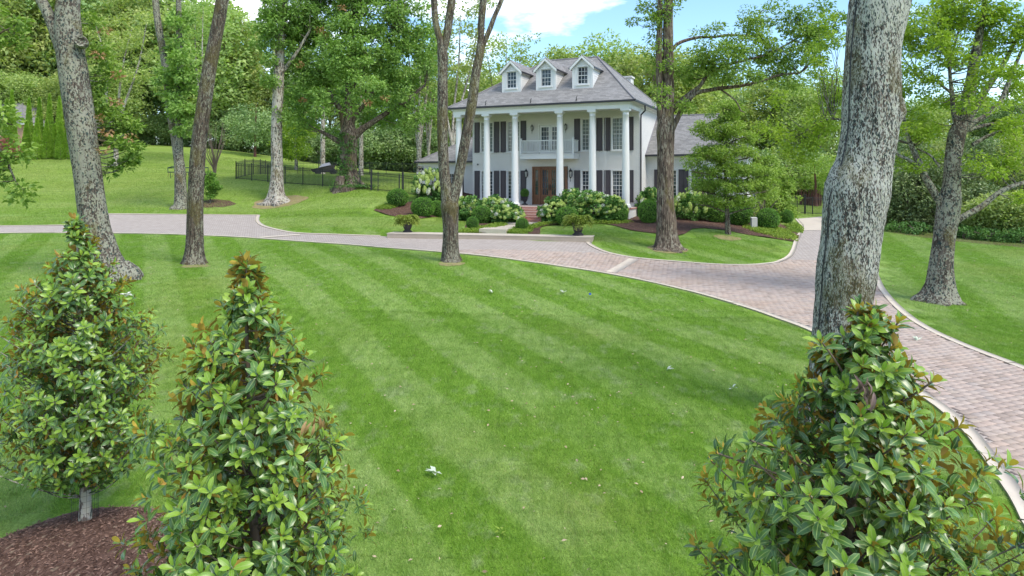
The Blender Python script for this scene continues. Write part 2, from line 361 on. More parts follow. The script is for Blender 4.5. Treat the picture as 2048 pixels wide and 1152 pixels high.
# bark
M['bark_r'] = barkm('lichen plate bark', (.034, .030, .027), (.17, .13, .105), (.46, .46, .41), .78, 66, .36, .34, .20, .04)
M['bark_l'] = barkm('lichen bark', (.040, .034, .028), (.14, .112, .09), (.27, .265, .21), .68, 24, .7, .14, .13, .028)
M['bark_m'] = barkm('grey brown bark', (.038, .030, .024), (.125, .097, .075), (.25, .24, .185), .46, 40, .35, .36, .05, .035)
M['bark_o'] = barkm('ridged bark', (.034, .026, .021), (.17, .13, .10), (.26, .23, .18), .33, 18, .22, .12, .0, .04)
M['bark_p'] = barkm('pale bark', (.07, .055, .045), (.28, .23, .19), (.42, .39, .34), .75, 14, .5, .12, .1, .02)
M['bark_f'] = plain('distant bark', (.22, .18, .145), .9, .35, 5, bmp=.02)
M['redbark'] = plain('red bark', (.14, .06, .05), .9, .35, 5)
M['twig'] = plain('twigs', (.14, .11, .085), .9, .3, 6)
# ---------------------------------------------------------------- terrain
def at(px, py, Y): return ((px-1024)/F*Y, Y, EZ-(py-HY)/F*Y)
CP = [(-30,-8,0),(0,-8,0),(30,-8,-.1),(-30,8,.1),(0,6,0),(-6,9,0),(6,9,0),(30,8,-.1),(0,14,.08),(-12,14,.2),(15,14,.0),(8,12,0),
      (-60,20,1.2),(60,20,0),(0,150,7),(-150,120,13),(150,120,4),(60,80,2),(-60,45,2.4),(-100,80,7),(90,45,.6)]
CP += [at(*q) for q in ((235,556,23),(390,531,27),(100,467,36),(500,469,36),(1000,515,28.7),(450,430,44.5),(0,452,39),(150,452,39),
      (780,475,36.3),(1180,483,34),(1050,446,41.5),(1290,440,41),(900,440,45),(795,413,46),(845,428,43),(555,408,50),(360,416,47),(705,373,51.5),
      (472,358,56),(600,368.5,53),(709,376.5,51),(806,387.6,49),(845,391,48.5),(300,290,95),(60,315,75),(480,305,88),(560,351,70),(835,350,84),
      (600,322,95),(830,345,96),(150,360,62),(150,400,52),(300,330,72),(1335,498,32.7),(1600,528,30),(1200,540,27.5),(1880,602,22),(1455,475,36.5),
      (1600,440,50),(1620,429,60),(1620,408,75),(1800,466,44),(2048,492,37),(2048,735,15),(1590,500,34),(1700,360,110),(1200,370,70),(900,370,66))]
CP = np.array(CP); S_ = 30.
def _phi(r2): return np.where(r2 > 1e-12, .5*r2*np.log(np.maximum(r2, 1e-12)), 0)
_X = CP[:, :2]/S_; _n = len(_X)
_K = _phi(((_X[:, None]-_X[None])**2).sum(-1))+np.eye(_n)*.004
_P = np.hstack([np.ones((_n, 1)), _X]); _A = np.block([[_K, _P], [_P.T, np.zeros((3, 3))]])
_w = np.linalg.solve(_A, np.concatenate([CP[:, 2], [0, 0, 0]]))
def gz(x, y):
    x = np.clip(np.atleast_1d(np.asarray(x, float)), -150, 150); y = np.clip(np.atleast_1d(np.asarray(y, float)), -20, 140)
    sh = x.shape; p = np.stack([x.ravel(), y.ravel()], 1)/S_; out = np.empty(len(p))
    for i in range(0, len(p), 20000):
        q = p[i:i+20000]
        out[i:i+20000] = _phi(((q[:, None]-_X[None])**2).sum(-1))@_w[:_n]+_w[_n]+q@_w[_n+1:]
    return out.reshape(sh)
def g1(x, y): return float(gz(x, y)[0])
def gp(px, py, ymax=140):
    Ys = np.linspace(5, ymax, 1400); d = EZ-(py-HY)/F*Ys-gz((px-1024)/F*Ys, Ys)
    k = np.nonzero(d <= 0)[0]
    if len(k) == 0: Y = ymax
    else:
        k = k[0]; Y = Ys[k] if k == 0 else Ys[k-1]+(Ys[k]-Ys[k-1])*d[k-1]/(d[k-1]-d[k])
    X = (px-1024)/F*Y
    return (X, Y, g1(X, Y))
def gpl(l): return np.array([gp(*q)[:2] for q in l])
def in_poly(x, y, poly):
    x = np.asarray(x); y = np.asarray(y); c = np.zeros(x.shape, bool); n = len(poly); j = n-1
    for i in range(n):
        xi, yi = poly[i]; xj, yj = poly[j]
        if yi != yj: c ^= ((yi > y) != (yj > y)) & (x < (xj-xi)*(y-yi)/(yj-yi)+xi)
        j = i
    return c
def axis(lo, hi, a, b, fine, coarse):
    l = [a]
    while l[-1] < b: l.append(l[-1]+fine)
    s = coarse
    while l[-1] < hi: l.append(l[-1]+s); s *= 1.25
    s = coarse
    while l[0] > lo: l.insert(0, l[0]-s); s *= 1.25
    return np.array(l)
gx, gy = axis(-900, 900, -45, 45, .6, 1.2), axis(-200, 1500, 4, 70, .6, 1.2)
GX, GY = np.meshgrid(gx, gy); GZ = gz(GX, GY)
nx_, ny_ = len(gx), len(gy)
ii = (np.arange(ny_-1)[:, None]*nx_+np.arange(nx_-1)[None]).ravel()
ground = link('ground', np_mesh('ground', np.stack([GX, GY, GZ], -1).reshape(-1, 3), np.stack([ii, ii+1, ii+nx_+1, ii+nx_], 1), smooth=True), mat=M['turf'], kind='structure')

HA = R(24); HO = Vector((1.66, 43.84, 2.45)); HR = Matrix.Rotation(-HA, 3, 'Z')
def hw(u, v, z=0): return HR@Vector((u, v, z))+HO     # house local to world

def smooth_poly(P, step=.5): return catmull(P, step)
def sheet(name, poly, off, matr, kind='structure', grid=.8, parent=None):
    poly = np.asarray(poly); n = len(poly)
    x0, y0 = poly.min(0); x1, y1 = poly.max(0)
    px, py = np.meshgrid(np.arange(x0+grid/2, x1, grid), np.arange(y0+grid/2, y1, grid))
    k = in_poly(px, py, poly); pts = [Vector(p) for p in poly]+[Vector((a, b)) for a, b in zip(px[k], py[k])]
    V, _, Fc, *_r = geometry.delaunay_2d_cdt(pts, [(i, (i+1) % n) for i in range(n)], [list(range(n))], 1, 1e-5)
    V = np.array([tuple(v) for v in V]); z = gz(V[:, 0], V[:, 1])+(off(V[:, 0], V[:, 1]) if callable(off) else off)
    me = bpy.data.meshes.new(name); me.from_pydata(np.column_stack([V, z]).tolist(), [], [list(f) for f in Fc])
    me.polygons.foreach_set('use_smooth', [True]*len(me.polygons)); me.update()
    fl = sum(p.normal.z < 0 for p in me.polygons)
    if fl > len(me.polygons)/2: me.flip_normals()
    return link(name, me, parent, matr, kind=kind)
def ribbon(name, path, w, off, thick, matr, side=0, kind='structure', parent=None):
    P = np.asarray(path)[:, :2]; T = np.gradient(P, axis=0); T /= np.linalg.norm(T, axis=1)[:, None]+1e-9
    Nn = np.column_stack([-T[:, 1], T[:, 0]]); a = P+Nn*(w*(side-1)/2); b = P+Nn*(w*(side+1)/2)
    ca = np.column_stack([a, gz(a[:, 0], a[:, 1])+off]); cb = np.column_stack([b, gz(b[:, 0], b[:, 1])+off])
    m = len(P); d = np.array([0, 0, thick])
    V = np.vstack([ca, cb, ca-d, cb-d]); i = np.arange(m-1)
    Q = np.vstack([np.stack([i, i+1, m+i+1, m+i], 1)[:, ::-1], np.stack([2*m+i, 2*m+i+1, i+1, i], 1), np.stack([m+i, m+i+1, 3*m+i+1, 3*m+i], 1)])
    return link(name, np_mesh(name, V, Q), parent, matr, kind=kind)

near_px = [(-80,469),(0,467),(110,466),(216,467),(300,468),(400,471),(515,477),(600,483),(700,490),(800,498),(900,506),(1000,516),(1100,530),(1200,545),
           (1300,564),(1400,588),(1500,617),(1560,638),(1625,662),(1700,700),(1770,745),(1850,793),(1900,830),(1940,866),(1985,925),(2020,975),(2048,1015),(2085,1080)]
right_px = [(2400,880),(2200,800),(2120,768),(2048,738),(1960,705),(1900,680),(1850,655),(1815,632),(1785,605),(1765,580),(1755,560),(1745,535),(1730,510),(1715,490),(1695,468),(1670,447),(1655,432)]
isle_px = [(1592,438),(1600,446),(1604,453),(1598,470),(1592,484),(1587,500),(1578,514),(1560,523),(1543,527),(1489,531),(1421,529),(1341,523),(1292,519),(1260,515),(1220,507),(1197,499),(1180,490),(1176,484)]
slab_px = [(1176,483.5),(980,478.5),(780,473.5)]
west_px = [(760,472.5),(680,470),(597,467),(555,460),(526,452),(515,442),(517,431)]
bay_px = [(517,430.5),(430,430),(300,429),(216,428.5),(180,430)]
bay2_px = [(160,444),(140,451),(60,452),(0,452.5),(-80,453)]
near = smooth_poly(np.vstack([gpl(near_px), [(5.7, 5.4), (5.4, 1.5), (5.6, -5)]])); right = smooth_poly(np.vstack([[(10.2, -5), (9.9, 1), (10.1, 6)], gpl(right_px)])); isle = smooth_poly(gpl(isle_px)); west = smooth_poly(gpl(west_px))
slabl = gpl(slab_px); bay = gpl(bay_px); bay2 = gpl(bay2_px)
DRIVE = np.vstack([near, right, isle, slabl, west, bay, bay2])
drive = sheet('driveway', DRIVE, .010, M['paving'], grid=1.0)
for path in (near, right, isle, west, np.vstack([bay, bay2])):
    kroot = bpy.data.objects.new('kerb', None); COL.objects.link(kroot); kroot['kind'] = 'structure'
    sg = np.r_[0, np.cumsum(np.linalg.norm(np.diff(path, axis=0), axis=1))]; nk = max(1, int(sg[-1]/2.2))
    for k in range(nk):
        s_ = np.linspace(sg[-1]*k/nk+(.007 if k else 0), sg[-1]*(k+1)/nk-(.007 if k < nk-1 else 0), 7)
        ribbon('kerb_section', np.column_stack([np.interp(s_, sg, path[:, 0]), np.interp(s_, sg, path[:, 1])]), .21, .04+.004*math.sin(k*2.3), .14, M['kerb'], kind=None, parent=kroot)
# concrete bands laid across the drive and apron by the gate
def band(a, b, w, nm='concrete_band'):
    A, B = gpl([a, b]); ribbon(nm, A+(B-A)*np.linspace(0, 1, 14)[:, None], w, .034, .1, M['kerb'])
band((1268,519), (1222,546), .45); band((600,470), (520,476), .35)
sheet('apron', gpl([(1592,462),(1600,447),(1594,438),(1655,434),(1690,465),(1640,461)]), .030, M['kerb'])

# pavers: real bricks as far as they can be told apart
ca, sa = math.cos(PAVE_A), math.sin(PAVE_A)
BL, BW = .23, .17
xs, ys = [], []
r0 = range(-160, 220)
for j in r0:
    for i in range(-160, 160):
        a = (i+.5*(j % 2))*BL; b_ = j*BW
        x = a*ca-b_*sa; y = a*sa+b_*ca
        if 2 < y < 31 and abs(x) < .85*y+1: xs.append((x, y))
xs = np.array(xs); q = np.ones(len(xs), bool)
for da, db in ((-.1,-.07),(.1,-.07),(.1,.07),(-.1,.07)):
    q &= in_poly(xs[:, 0]+da*ca-db*sa, xs[:, 1]+da*sa+db*ca, DRIVE)
xs = xs[q]; xs = xs[np.argsort(xs[:, 1])]
rg = np.random.default_rng(3)
hl, hb, ch = BL/2-.004, BW/2-.004, .008
tpl = np.array([(-hl,-hb,-.012),(hl,-hb,-.012),(hl,hb,-.012),(-hl,hb,-.012),(-hl,-hb,-.006),(hl,-hb,-.006),(hl,hb,-.006),(-hl,hb,-.006),
                (-hl+ch,-hb+ch,0),(hl-ch,-hb+ch,0),(hl-ch,hb-ch,0),(-hl+ch,hb-ch,0)])
tq = np.array([(8,9,10,11),(4,5,9,8),(5,6,10,9),(6,7,11,10),(7,4,8,11),(0,1,5,4),(1,2,6,5),(2,3,7,6),(3,0,4,7)])
bm_ = np_mesh('brick', tpl*np.array([1, 1, 1.5]), tq); bm_.materials.append(M['paver'])
inv = [i for i in range(len(xs)) if abs(xs[i, 0])/xs[i, 1] < .76 and xs[i, 1] > 8]
first = set([i for i in inv if True][:300])
gzb = gz(xs[:, 0], xs[:, 1])
for i in first:
    o = bpy.data.objects.new('brick', bm_); COL.objects.link(o); o.parent = drive
    o.location = (xs[i, 0], xs[i, 1], gzb[i]+.030+rg.uniform(-.002, .002)); o.rotation_euler = (rg.normal(0, .006), rg.normal(0, .006), PAVE_A+rg.normal(0, .008))
rest = np.array([i for i in range(len(xs)) if i not in first])
loc = np.column_stack([xs[rest], gzb[rest]+.030+rg.uniform(-.002, .002, len(rest))])
aa = PAVE_A+rg.normal(0, .008, len(rest)); cA, sA = np.cos(aa)[:, None], np.sin(aa)[:, None]
tv = tpl*np.array([1, 1, 1.5])
V = np.stack([tv[:, 0]*cA-tv[:, 1]*sA, tv[:, 0]*sA+tv[:, 1]*cA, np.broadcast_to(tv[:, 2], (len(rest), 12))+rg.normal(0, .0012, (len(rest), 12))], -1)+loc[:, None]
link('paving_bricks', np_mesh('paving_bricks', V.reshape(-1, 3), (tq[None]+12*np.arange(len(rest))[:, None, None]).reshape(-1, 4)), drive, M['paver'], kind='stuff')

# slab terrace with the pots, walk
def quadslab(name, c, z0, z1, matr, kind='structure'):
    c = [tuple(p) for p in c]
    return MB().hexa([(p[0], p[1], z0) for p in c]+[(p[0], p[1], z1) for p in c]).build(name, matr, kind=kind)
A, B = np.array(at(780,475,36.3)[:2]), np.array(at(1178,483,34)[:2]); A[1] -= .35; B[1] -= .35; dd = (B-A)/np.linalg.norm(B-A); nn = np.array([-dd[1], dd[0]])
SLZ = 1.37
quadslab('terrace_step', [A-dd*.1, B+dd*.1, B+dd*.1+nn*1.0, A-dd*.1+nn*1.0], .85, SLZ-.03, M['concrete_brown'])
quadslab('terrace_edging', [A-dd*.12-nn*.015, B+dd*.12-nn*.015, B+dd*.14+nn*1.03, A-dd*.14+nn*1.03], SLZ-.028, SLZ, M['kerb'])
s0 = hw(-.1, -2.35); s1 = hw(-.1, -3.4)
wl, wr = hw(-1.35, -2.35), hw(1.2, -2.35)
quadslab('landing', [hw(-1.3,-3.6)[:2], hw(1.2,-3.6)[:2], hw(1.2,-2.0)[:2], hw(-1.3,-2.0)[:2]], 1.2, 1.60, M['kerb'])
p1, p2 = np.array(at(958,467,37.2)[:2]), np.array(at(1012,467,36.8)[:2])
e1, e2 = np.array(hw(-1.2,-3.62)[:2]), np.array(hw(.7,-3.62)[:2])
quadslab('walk', [p1, p2, e2, e1], 1.0, 1.50, M['kerb'])

# mulch beds
bedL = [(747,421),(782,432),(841,438),(885,435),(918,437),(935,443),(930,455),(942,466),(960,467),(1010,463),(1012,446)]
BEDL = np.vstack([smooth_poly(gpl(bedL), .6), [tuple(hw(-1.2,-1.5)[:2]), tuple(hw(-1.2,2)[:2]), tuple(hw(-6,5.2)[:2]), tuple(hw(-11.6,5.2)[:2]), gp(828,403)[:2], gp(800,407)[:2], gp(768,412)[:2]]])
bedR = [(1050,455),(1058,469),(1079,469),(1081,457),(1095,452),(1138,450),(1185,448),(1220,450),(1260,461),(1314,468),(1354,473),(1376,465),(1384,459),(1408,457),(1448,461),(1502,471),(1556,479),(1588,484),(1598,474),(1592,462),(1560,448)]
BEDR = np.vstack([smooth_poly(gpl(bedR), .6), [tuple(hw(14,5)[:2]), tuple(hw(6,5)[:2]), tuple(hw(1.1,2)[:2]), tuple(hw(1.1,-2.5)[:2])]])
def mound(poly, h=.09):
    return lambda x, y: .02+h*np.clip(np.abs(np.array([noise.noise(Vector((a*1.3, b*1.3, 0))) for a, b in zip(x, y)]))*1.5, 0, 1)
sheet('mulch_bed', BEDL, mound(BEDL), M['mulch'], grid=.45)
sheet('mulch_bed', BEDR, mound(BEDR), M['mulch'], grid=.45)
def circle(cx, cy, r, n=40, jit=.04, ry=None):
    a = np.linspace(0, 2*np.pi, n, endpoint=False); rr = r*(1+jit*np.sin(3*a+1)+jit*.6*np.sin(7*a)); return np.column_stack([cx+rr*np.cos(a), cy+(ry or r)/r*rr*np.sin(a)])
MC = np.array([-5.0, 7.75]); MR_ = 1.16
CIRC = circle(*MC, MR_)
sheet('mulch_ring', CIRC, lambda x, y: .16*np.clip(1-((x-MC[0])**2+(y-MC[1])**2)/MR_**2, 0, 1)**.7+.004, M['mulch'], grid=.08)
def ring_at(px, py, r, name, m_, ry=None):
    x, y, z = gp(px, py); sheet(name, circle(x, y, r, 30, .08, ry), .02, m_, grid=.4)
ring_at(430, 408, 1.25, 'mulch_ring', M['mulch']); ring_at(557, 408, 1.9, 'straw_ring', M['straw'], 1.7); ring_at(1455, 476, .7, 'mulch_ring', M['straw']); ring_at(365, 416, .8, 'straw_ring', M['straw'])
ring_at(902, 528, .52, 'straw_ring', M['straw']); ring_at(390, 533, .52, 'straw_ring', M['straw']); ring_at(1335, 499, .95, 'straw_ring', M['straw'])
# long mulch strips under the arborvitae and the hedge
for l in ([(-40,319),(60,318),(140,317),(140,312),(60,313),(-40,314)], [(1765,463),(1850,476),(1960,488),(2100,500),(2100,485),(1960,470),(1850,462),(1765,455)]):
    sheet('mulch_bed', gpl(l), .02, M['mulch'], grid=1.5)

# ---------------------------------------------------------------- grass blades (stuff, instanced clumps)
rg = np.random.default_rng(11); nb = 1000; s = .5
bp = rg.uniform(-s/2-.02, s/2+.02, (nb, 2)); h = rg.uniform(.018, .050, nb)+.022*(rg.random(nb) > .9); w_ = rg.uniform(.0022, .0042, nb); an = rg.uniform(0, 2*np.pi, nb)
lean = rg.normal(0, .018, (nb, 2)); ax = np.column_stack([np.cos(an), np.sin(an)])*w_[:, None]
V = np.stack([np.column_stack([bp-ax, np.zeros(nb)]), np.column_stack([bp+ax, np.zeros(nb)]), np.column_stack([bp+lean, h])], 1)
clump = bpy.data.objects.new('grass_clump', np_mesh('grass_clump', V.reshape(-1, 3), np.arange(nb*3).reshape(-1, 3))); clump.data.materials.append(M['blade'])
def grass_object(name, step, y0, y1, zs):
    X, Y = np.meshgrid(np.arange(-60, 60, step), np.arange(y0, y1, step)); X, Y = X.ravel(), Y.ravel()
    X = X+rg.uniform(-.05, .05, len(X)); Y = Y+rg.uniform(-.05, .05, len(Y)); k = (np.abs(X) < .79*Y+1.2)
    X, Y = X[k], Y[k]; bad = np.zeros(len(X), bool); e = step*.36
    for dx, dy in ((-e,-e),(e,-e),(e,e),(-e,e)):
        x, y = X+dx, Y+dy
        bad |= in_poly(x, y, DRIVE)|in_poly(x, y, BEDL)|in_poly(x, y, BEDR)|in_poly(x, y, CIRC)
    X, Y = X[~bad], Y[~bad]; z = gz(X, Y); e = .2
    rx = np.arctan((gz(X, Y+e)-gz(X, Y-e))/(2*e)); ry = -np.arctan((gz(X+e, Y)-gz(X-e, Y))/(2*e))
    me = bpy.data.meshes.new(name); me.vertices.add(len(X)); me.vertices.foreach_set('co', np.column_stack([X, Y, z]).astype(np.float32).ravel())
    a = me.attributes.new('rot', 'FLOAT_VECTOR', 'POINT'); qz = rg.integers(0, 4, len(X))*np.pi/2
    rx, ry = rx*np.cos(qz)+ry*np.sin(qz), -rx*np.sin(qz)+ry*np.cos(qz)
    a.data.foreach_set('vector', np.column_stack([rx, ry, qz]).astype(np.float32).ravel())
    me.update(); o = link(name, me, kind='stuff')
    ng = bpy.data.node_groups.new(name, 'GeometryNodeTree')
    ng.interface.new_socket('Geometry', in_out='INPUT', socket_type='NodeSocketGeometry'); ng.interface.new_socket('Geometry', in_out='OUTPUT', socket_type='NodeSocketGeometry')
    gi, go = ng.nodes.new('NodeGroupInput'), ng.nodes.new('NodeGroupOutput')
    ip = ng.nodes.new('GeometryNodeInstanceOnPoints'); oi = ng.nodes.new('GeometryNodeObjectInfo'); oi.inputs[0].default_value = clump
    na = ng.nodes.new('GeometryNodeInputNamedAttribute'); na.data_type = 'FLOAT_VECTOR'; na.inputs[0].default_value = 'rot'
    L(ng, gi.outputs[0], ip.inputs['Points']); L(ng, oi.outputs['Geometry'], ip.inputs['Instance']); L(ng, na.outputs[0], ip.inputs['Rotation'])
    ip.inputs['Scale'].default_value = (step/.5, step/.5, zs); L(ng, ip.outputs[0], go.inputs[0])
    md = o.modifiers.new('grass', 'NODES'); md.node_group = ng
    return o
grass_object('lawn_grass', .5, 5.5, 20, 1.); grass_object('lawn_grass', .9, 20, 44, 1.15); grass_object('lawn_grass', 1.6, 44, 82, 1.5)
# ---------------------------------------------------------------- the house (local u right, v back, z up from the porch floor)
house = thing('white_house', HO, 'two-storey white brick house with six tall columns and three roof dormers', 'house', rz=-HA)
def wall_holes(mb, u0, u1, z0, z1, v0, v1, holes):
    us = sorted({u0, u1, *[h[0] for h in holes], *[h[1] for h in holes]}); zs = sorted({z0, z1, *[h[2] for h in holes], *[h[3] for h in holes]})
    def solid(a, b): return not any(h[0] < a < h[1] and h[2] < b < h[3] for h in holes)
    for i in range(len(us)-1):
        j = 0
        while j < len(zs)-1:
            uc = (us[i]+us[i+1])/2
            if not solid(uc, (zs[j]+zs[j+1])/2): j += 1; continue
            k = j
            while k < len(zs)-1 and solid(uc, (zs[k]+zs[k+1])/2): k += 1
            mb.box(us[i], us[i+1], v0, v1, zs[j], zs[k]); j = k
WU = [-4.86, -2.82, 2.58, 4.65]; UZ = (3.64, 5.72); LZ = (.36, 2.3)
holes = [(u-.47, u+.47, *z) for u in WU for z in (UZ, LZ)]+[(-1.42, 1.15, 0, 2.6), (-.95, .75, 3.45, 5.48)]
mb = MB(); wall_holes(mb, -6.0, 6.0, -1.7, 6.4, 2.5, 2.8, holes)
mb.box(-6, -5.7, 2.802, 10, -1.7, 6.4); mb.box(5.7, 6, 2.802, 10, -1.7, 6.4); mb.box(-5.7, 5.7, 9.7, 10, -1.7, 6.4)
mb.build('wall', M['white_brick'], house)
MB().box(-5.69, 5.69, 2.9, 9.69, -.02, 0).build('interior_floor', M['wood'], house)
# porch floor and foundation
MB().box(-6.05, 6.05, -.32, 2.498, -.09, -.004).build('porch_floor', M['red_brick'], house)
mb = MB().box(-6.0, -1.35, -.28, 2.49, -1.7, -.092); mb.box(1.35, 6.0, -.28, 2.49, -1.7, -.092); mb.build('porch_foundation', M['white_brick'], house)
for k in range(6):
    z = -.142*k; v = -.32-.33*(k+1)
    MB().box(-1.2-.06*k, 1.2+.06*k, v, v+.33+(.6 if k == 0 else .0)-.003, z-.85, z).build('step', M['red_brick'], house)
# columns
prof = [(.33,0),(.33,.10),(.30,.101),(.32,.13),(.32,.17),(.27,.20),(.245,.24),(.235,.3)]
prof += [(.235-.05*(t**1.6), .3+5.35*t) for t in np.linspace(.05, 1, 10)]+[(.20,5.66),(.20,5.69),(.185,5.70),(.185,5.80),(.235,5.86),(.25,5.90)]
for u in (-5.75, -3.65, -1.6, 1.5, 3.65, 5.75):
    c = MB().lathe(prof, 32).box(-.27, .27, -.27, .27, 5.90, 6.04).build('column', M['white'], house, loc=(u, 0, 0), smooth=False)
    for p in c.data.polygons: p.use_smooth = len(p.vertices) == 4 and abs(p.normal.z) < .5 and p.index < 32*20
# entablature
mb = MB(); mb.box(-6.05, 6.05, -.27, .27, 6.042, 6.30); mb.box(-6.05, -5.52, .272, 2.49, 6.042, 6.30); mb.box(5.52, 6.05, .272, 2.49, 6.042, 6.30)
mb.box(-6.12, 6.12, -.34, .31, 6.302, 6.40); mb.box(5.48, 6.12, .312, 10.1, 6.302, 6.40); mb.box(-6.12, -5.48, .312, 10.1, 6.302, 6.40)
mb.build('entablature', M['white'], house)
MB().box(-5.515, 5.515, .275, 2.49, 6.2, 6.24).build('porch_ceiling', M['soffit'], house)
mb = MB().box(-6.38, 6.38, -.42, 10.4, 6.402, 6.45); mb.build('soffit', M['soffit'], house)
mb = MB()
for k in range(98): u = -6.06+k*.125; mb.box(u, u+.065, -.41, -.342, 6.33, 6.40)
for k in range(22): v = -.3+k*.125; mb.box(6.122, 6.19, v, v+.065, 6.33, 6.40)
mb.build('dentil_row', M['white'], house, kind='stuff')
mb = MB().box(-6.47, 6.47, -.52, -.40, 6.42, 6.54).box(6.36, 6.47, -.398, 10.5, 6.42, 6.54).box(-6.47, -6.36, -.398, 10.5, 6.42, 6.54); mb.build('gutter', M['gutter'], house)
MB().tube([(6.42, 2.2, 6.42), (6.42, 2.25, 6.1), (6.12, 2.42, 5.85), (6.08, 2.52, 5.6), (6.08, 2.52, 2.5), (6.08, 2.52, -.9)], .05, 8).build('downspout', M['gutter'], house)
# main roof, bell-cast hip
E = [(-6.45, -.50), (6.45, -.50), (6.45, 10.45), (-6.45, 10.45)]; Rg = [(-1.15, 4.85), (2.5, 4.85)]; ZE, ZR = 6.50, 10.18
def hip(E, Rg, ZE, ZR, name, parent, bell=.9, m_=None, thick=.05):
    tg = [Rg[0], Rg[1], Rg[1], Rg[0]]; rings = []
    for t, zf in ((0, 0), (.12, .12*bell), (.24, .24*(bell+.04)), (1, 1)):
        rings.append([(e[0]+(g[0]-e[0])*t, e[1]+(g[1]-e[1])*t, ZE+(ZR-ZE)*zf) for e, g in zip(E, tg)])
    vs = [p for r in rings for p in r]; fs = []
    for j in range(3):
        for k in range(4): a, b = 4*j+k, 4*j+(k+1) % 4; fs.append((a, b, b+4, a+4))
    n = len(vs); vs += [(p[0], p[1], p[2]-thick) for p in rings[0]]
    for k in range(4): a, b = k, (k+1) % 4; fs.append((n+a, n+b, b, a))
    o = MB().add(vs, fs).build(name, m_ or M['shingle'], parent)
    cap = MB(); ov = .02
    for k in range(4): cap.tube([(r[k][0], r[k][1], r[k][2]+ov) for r in rings], .055, 6)
    cap.tube([(Rg[0][0], Rg[0][1], ZR+ov), (Rg[1][0], Rg[1][1], ZR+ov)], .055, 6)
    cap.build('ridge_cap', M['ridge'], o)
    return o
M['ridge'] = plain('ridge shingle', (.20, .19, .20), .9, .25, 14, bmp=.004)
hip(E, Rg, ZE, ZR, 'roof', house)
for u in (-3.55, -.35, 2.72):
    MB().tube([(u, -.36, 6.60), (u, -.38, 6.80), (u+.05, -.36, 6.92)], .022, 6).tube([(u-.08, -.30, 6.66), (u+.06, -.40, 6.72)], .018, 5).build('roof_bracket', M['blackmetal'], house)
MB().box(3.2, 4.2, 7.4, 8.2, 7.2, 9.0).box(3.12, 4.28, 7.32, 8.28, 9.002, 9.12).build('chimney', M['white_brick'], house)

def window(parent, u0, u1, z0, z1, v, nx, nzs, glass, casing=.07, name='window', sill=True, flat=False):
    """double hung: casing proud of the wall at v, sash and glass behind it"""
    mb = MB(); c = casing
    mb.box(u0-c, u0, v-.035, v+.06, z0-c*.2, z1+c); mb.box(u1, u1+c, v-.035, v+.06, z0-c*.2, z1+c); mb.box(u0, u1, v-.033, v+.06, z1, z1+c)
    zm = (z0+z1)/2; s = .035
    for a, b, d in ((z0, zm+.02, .055), (zm-.02, z1, .085)):
        mb.box(u0, u0+s, v+d-.02, v+d+.02, a, b); mb.box(u1-s, u1, v+d-.02, v+d+.02, a, b)
        mb.box(u0+s, u1-s, v+d-.018, v+d+.018, a, a+s*1.2); mb.box(u0+s, u1-s, v+d-.018, v+d+.018, b-s, b)
    sub = flat  # flat: sash pieces become siblings (inside a dormer)
    w = mb.build(name if not flat else 'window_frame', M['white'], parent)
    pp = parent if flat else w
    MB().box(u0+.01, u1-.01, v+.10, v+.112, z0+.01, z1-.01).build('pane', glass, pp)
    g = MB(); b_ = .0085
    for k in range(1, nx): u = u0+s+(u1-u0-2*s)*k/nx; g.box(u-b_, u+b_, v+.045, v+.099, z0+.03, zm-.015); g.box(u-b_, u+b_, v+.075, v+.099, zm+.015, z1-.03)
    for a, b in ((z0+s, zm-.02), (zm+.02, z1-s)):
        for k in range(1, nzs): z = a+(b-a)*k/nzs; g.box(u0+s, u1-s, v+.047 if a < zm else v+.077, v+.097, z-b_, z+b_)
    g.build('glazing_bar', M['white'], pp)
    if sill: MB().box(u0-.12, u1+.12, v-.09, v+.02, z0-.10, z0-.021).build('sill', M['white'], pp)
    return w
def shutter(parent, uc, v, z0, z1, w=.40):
    mb = MB(); a, b = uc-w/2, uc+w/2; f = .055; mb.box(a, b, v-.03, v-.004, z0, z1)
    zm = z0+(z1-z0)*.48
    for x0, x1, y0, y1 in ((a, a+f, z0, z1), (b-f, b, z0, z1), (a+f, b-f, z0, z0+.09), (a+f, b-f, z1-.08, z1), (a+f, b-f, zm-.045, zm+.045)): mb.box(x0, x1, v-.055, v-.031, y0, y1)
    for y0, y1 in ((z0+.12, zm-.075), (zm+.075, z1-.11)): mb.box(a+f+.03, b-f-.03, v-.044, v-.0305, y0, y1)
    o = mb.build('shutter', M['shutter'], parent)
    MB().tube([(uc, v-.06, z0-.02), (uc+.03, v-.09, z0-.05), (uc+.01, v-.1, z0-.02)], .012, 5).build('shutter_dog', M['blackmetal'], o)
for u in WU:
    window(house, u-.44, u+.44, UZ[0], UZ[1], 2.5, 4, 4, M['glass_blind']); window(house, u-.44, u+.44, LZ[0], LZ[1], 2.5, 4, 4, M['glass'])
    for sd_ in (-1, 1):
        shutter(house, u+sd_*.765, 2.5, UZ[0]-.04, UZ[1]+.03); shutter(house, u+sd_*.765, 2.5, LZ[0]-.1, LZ[1]+.03)
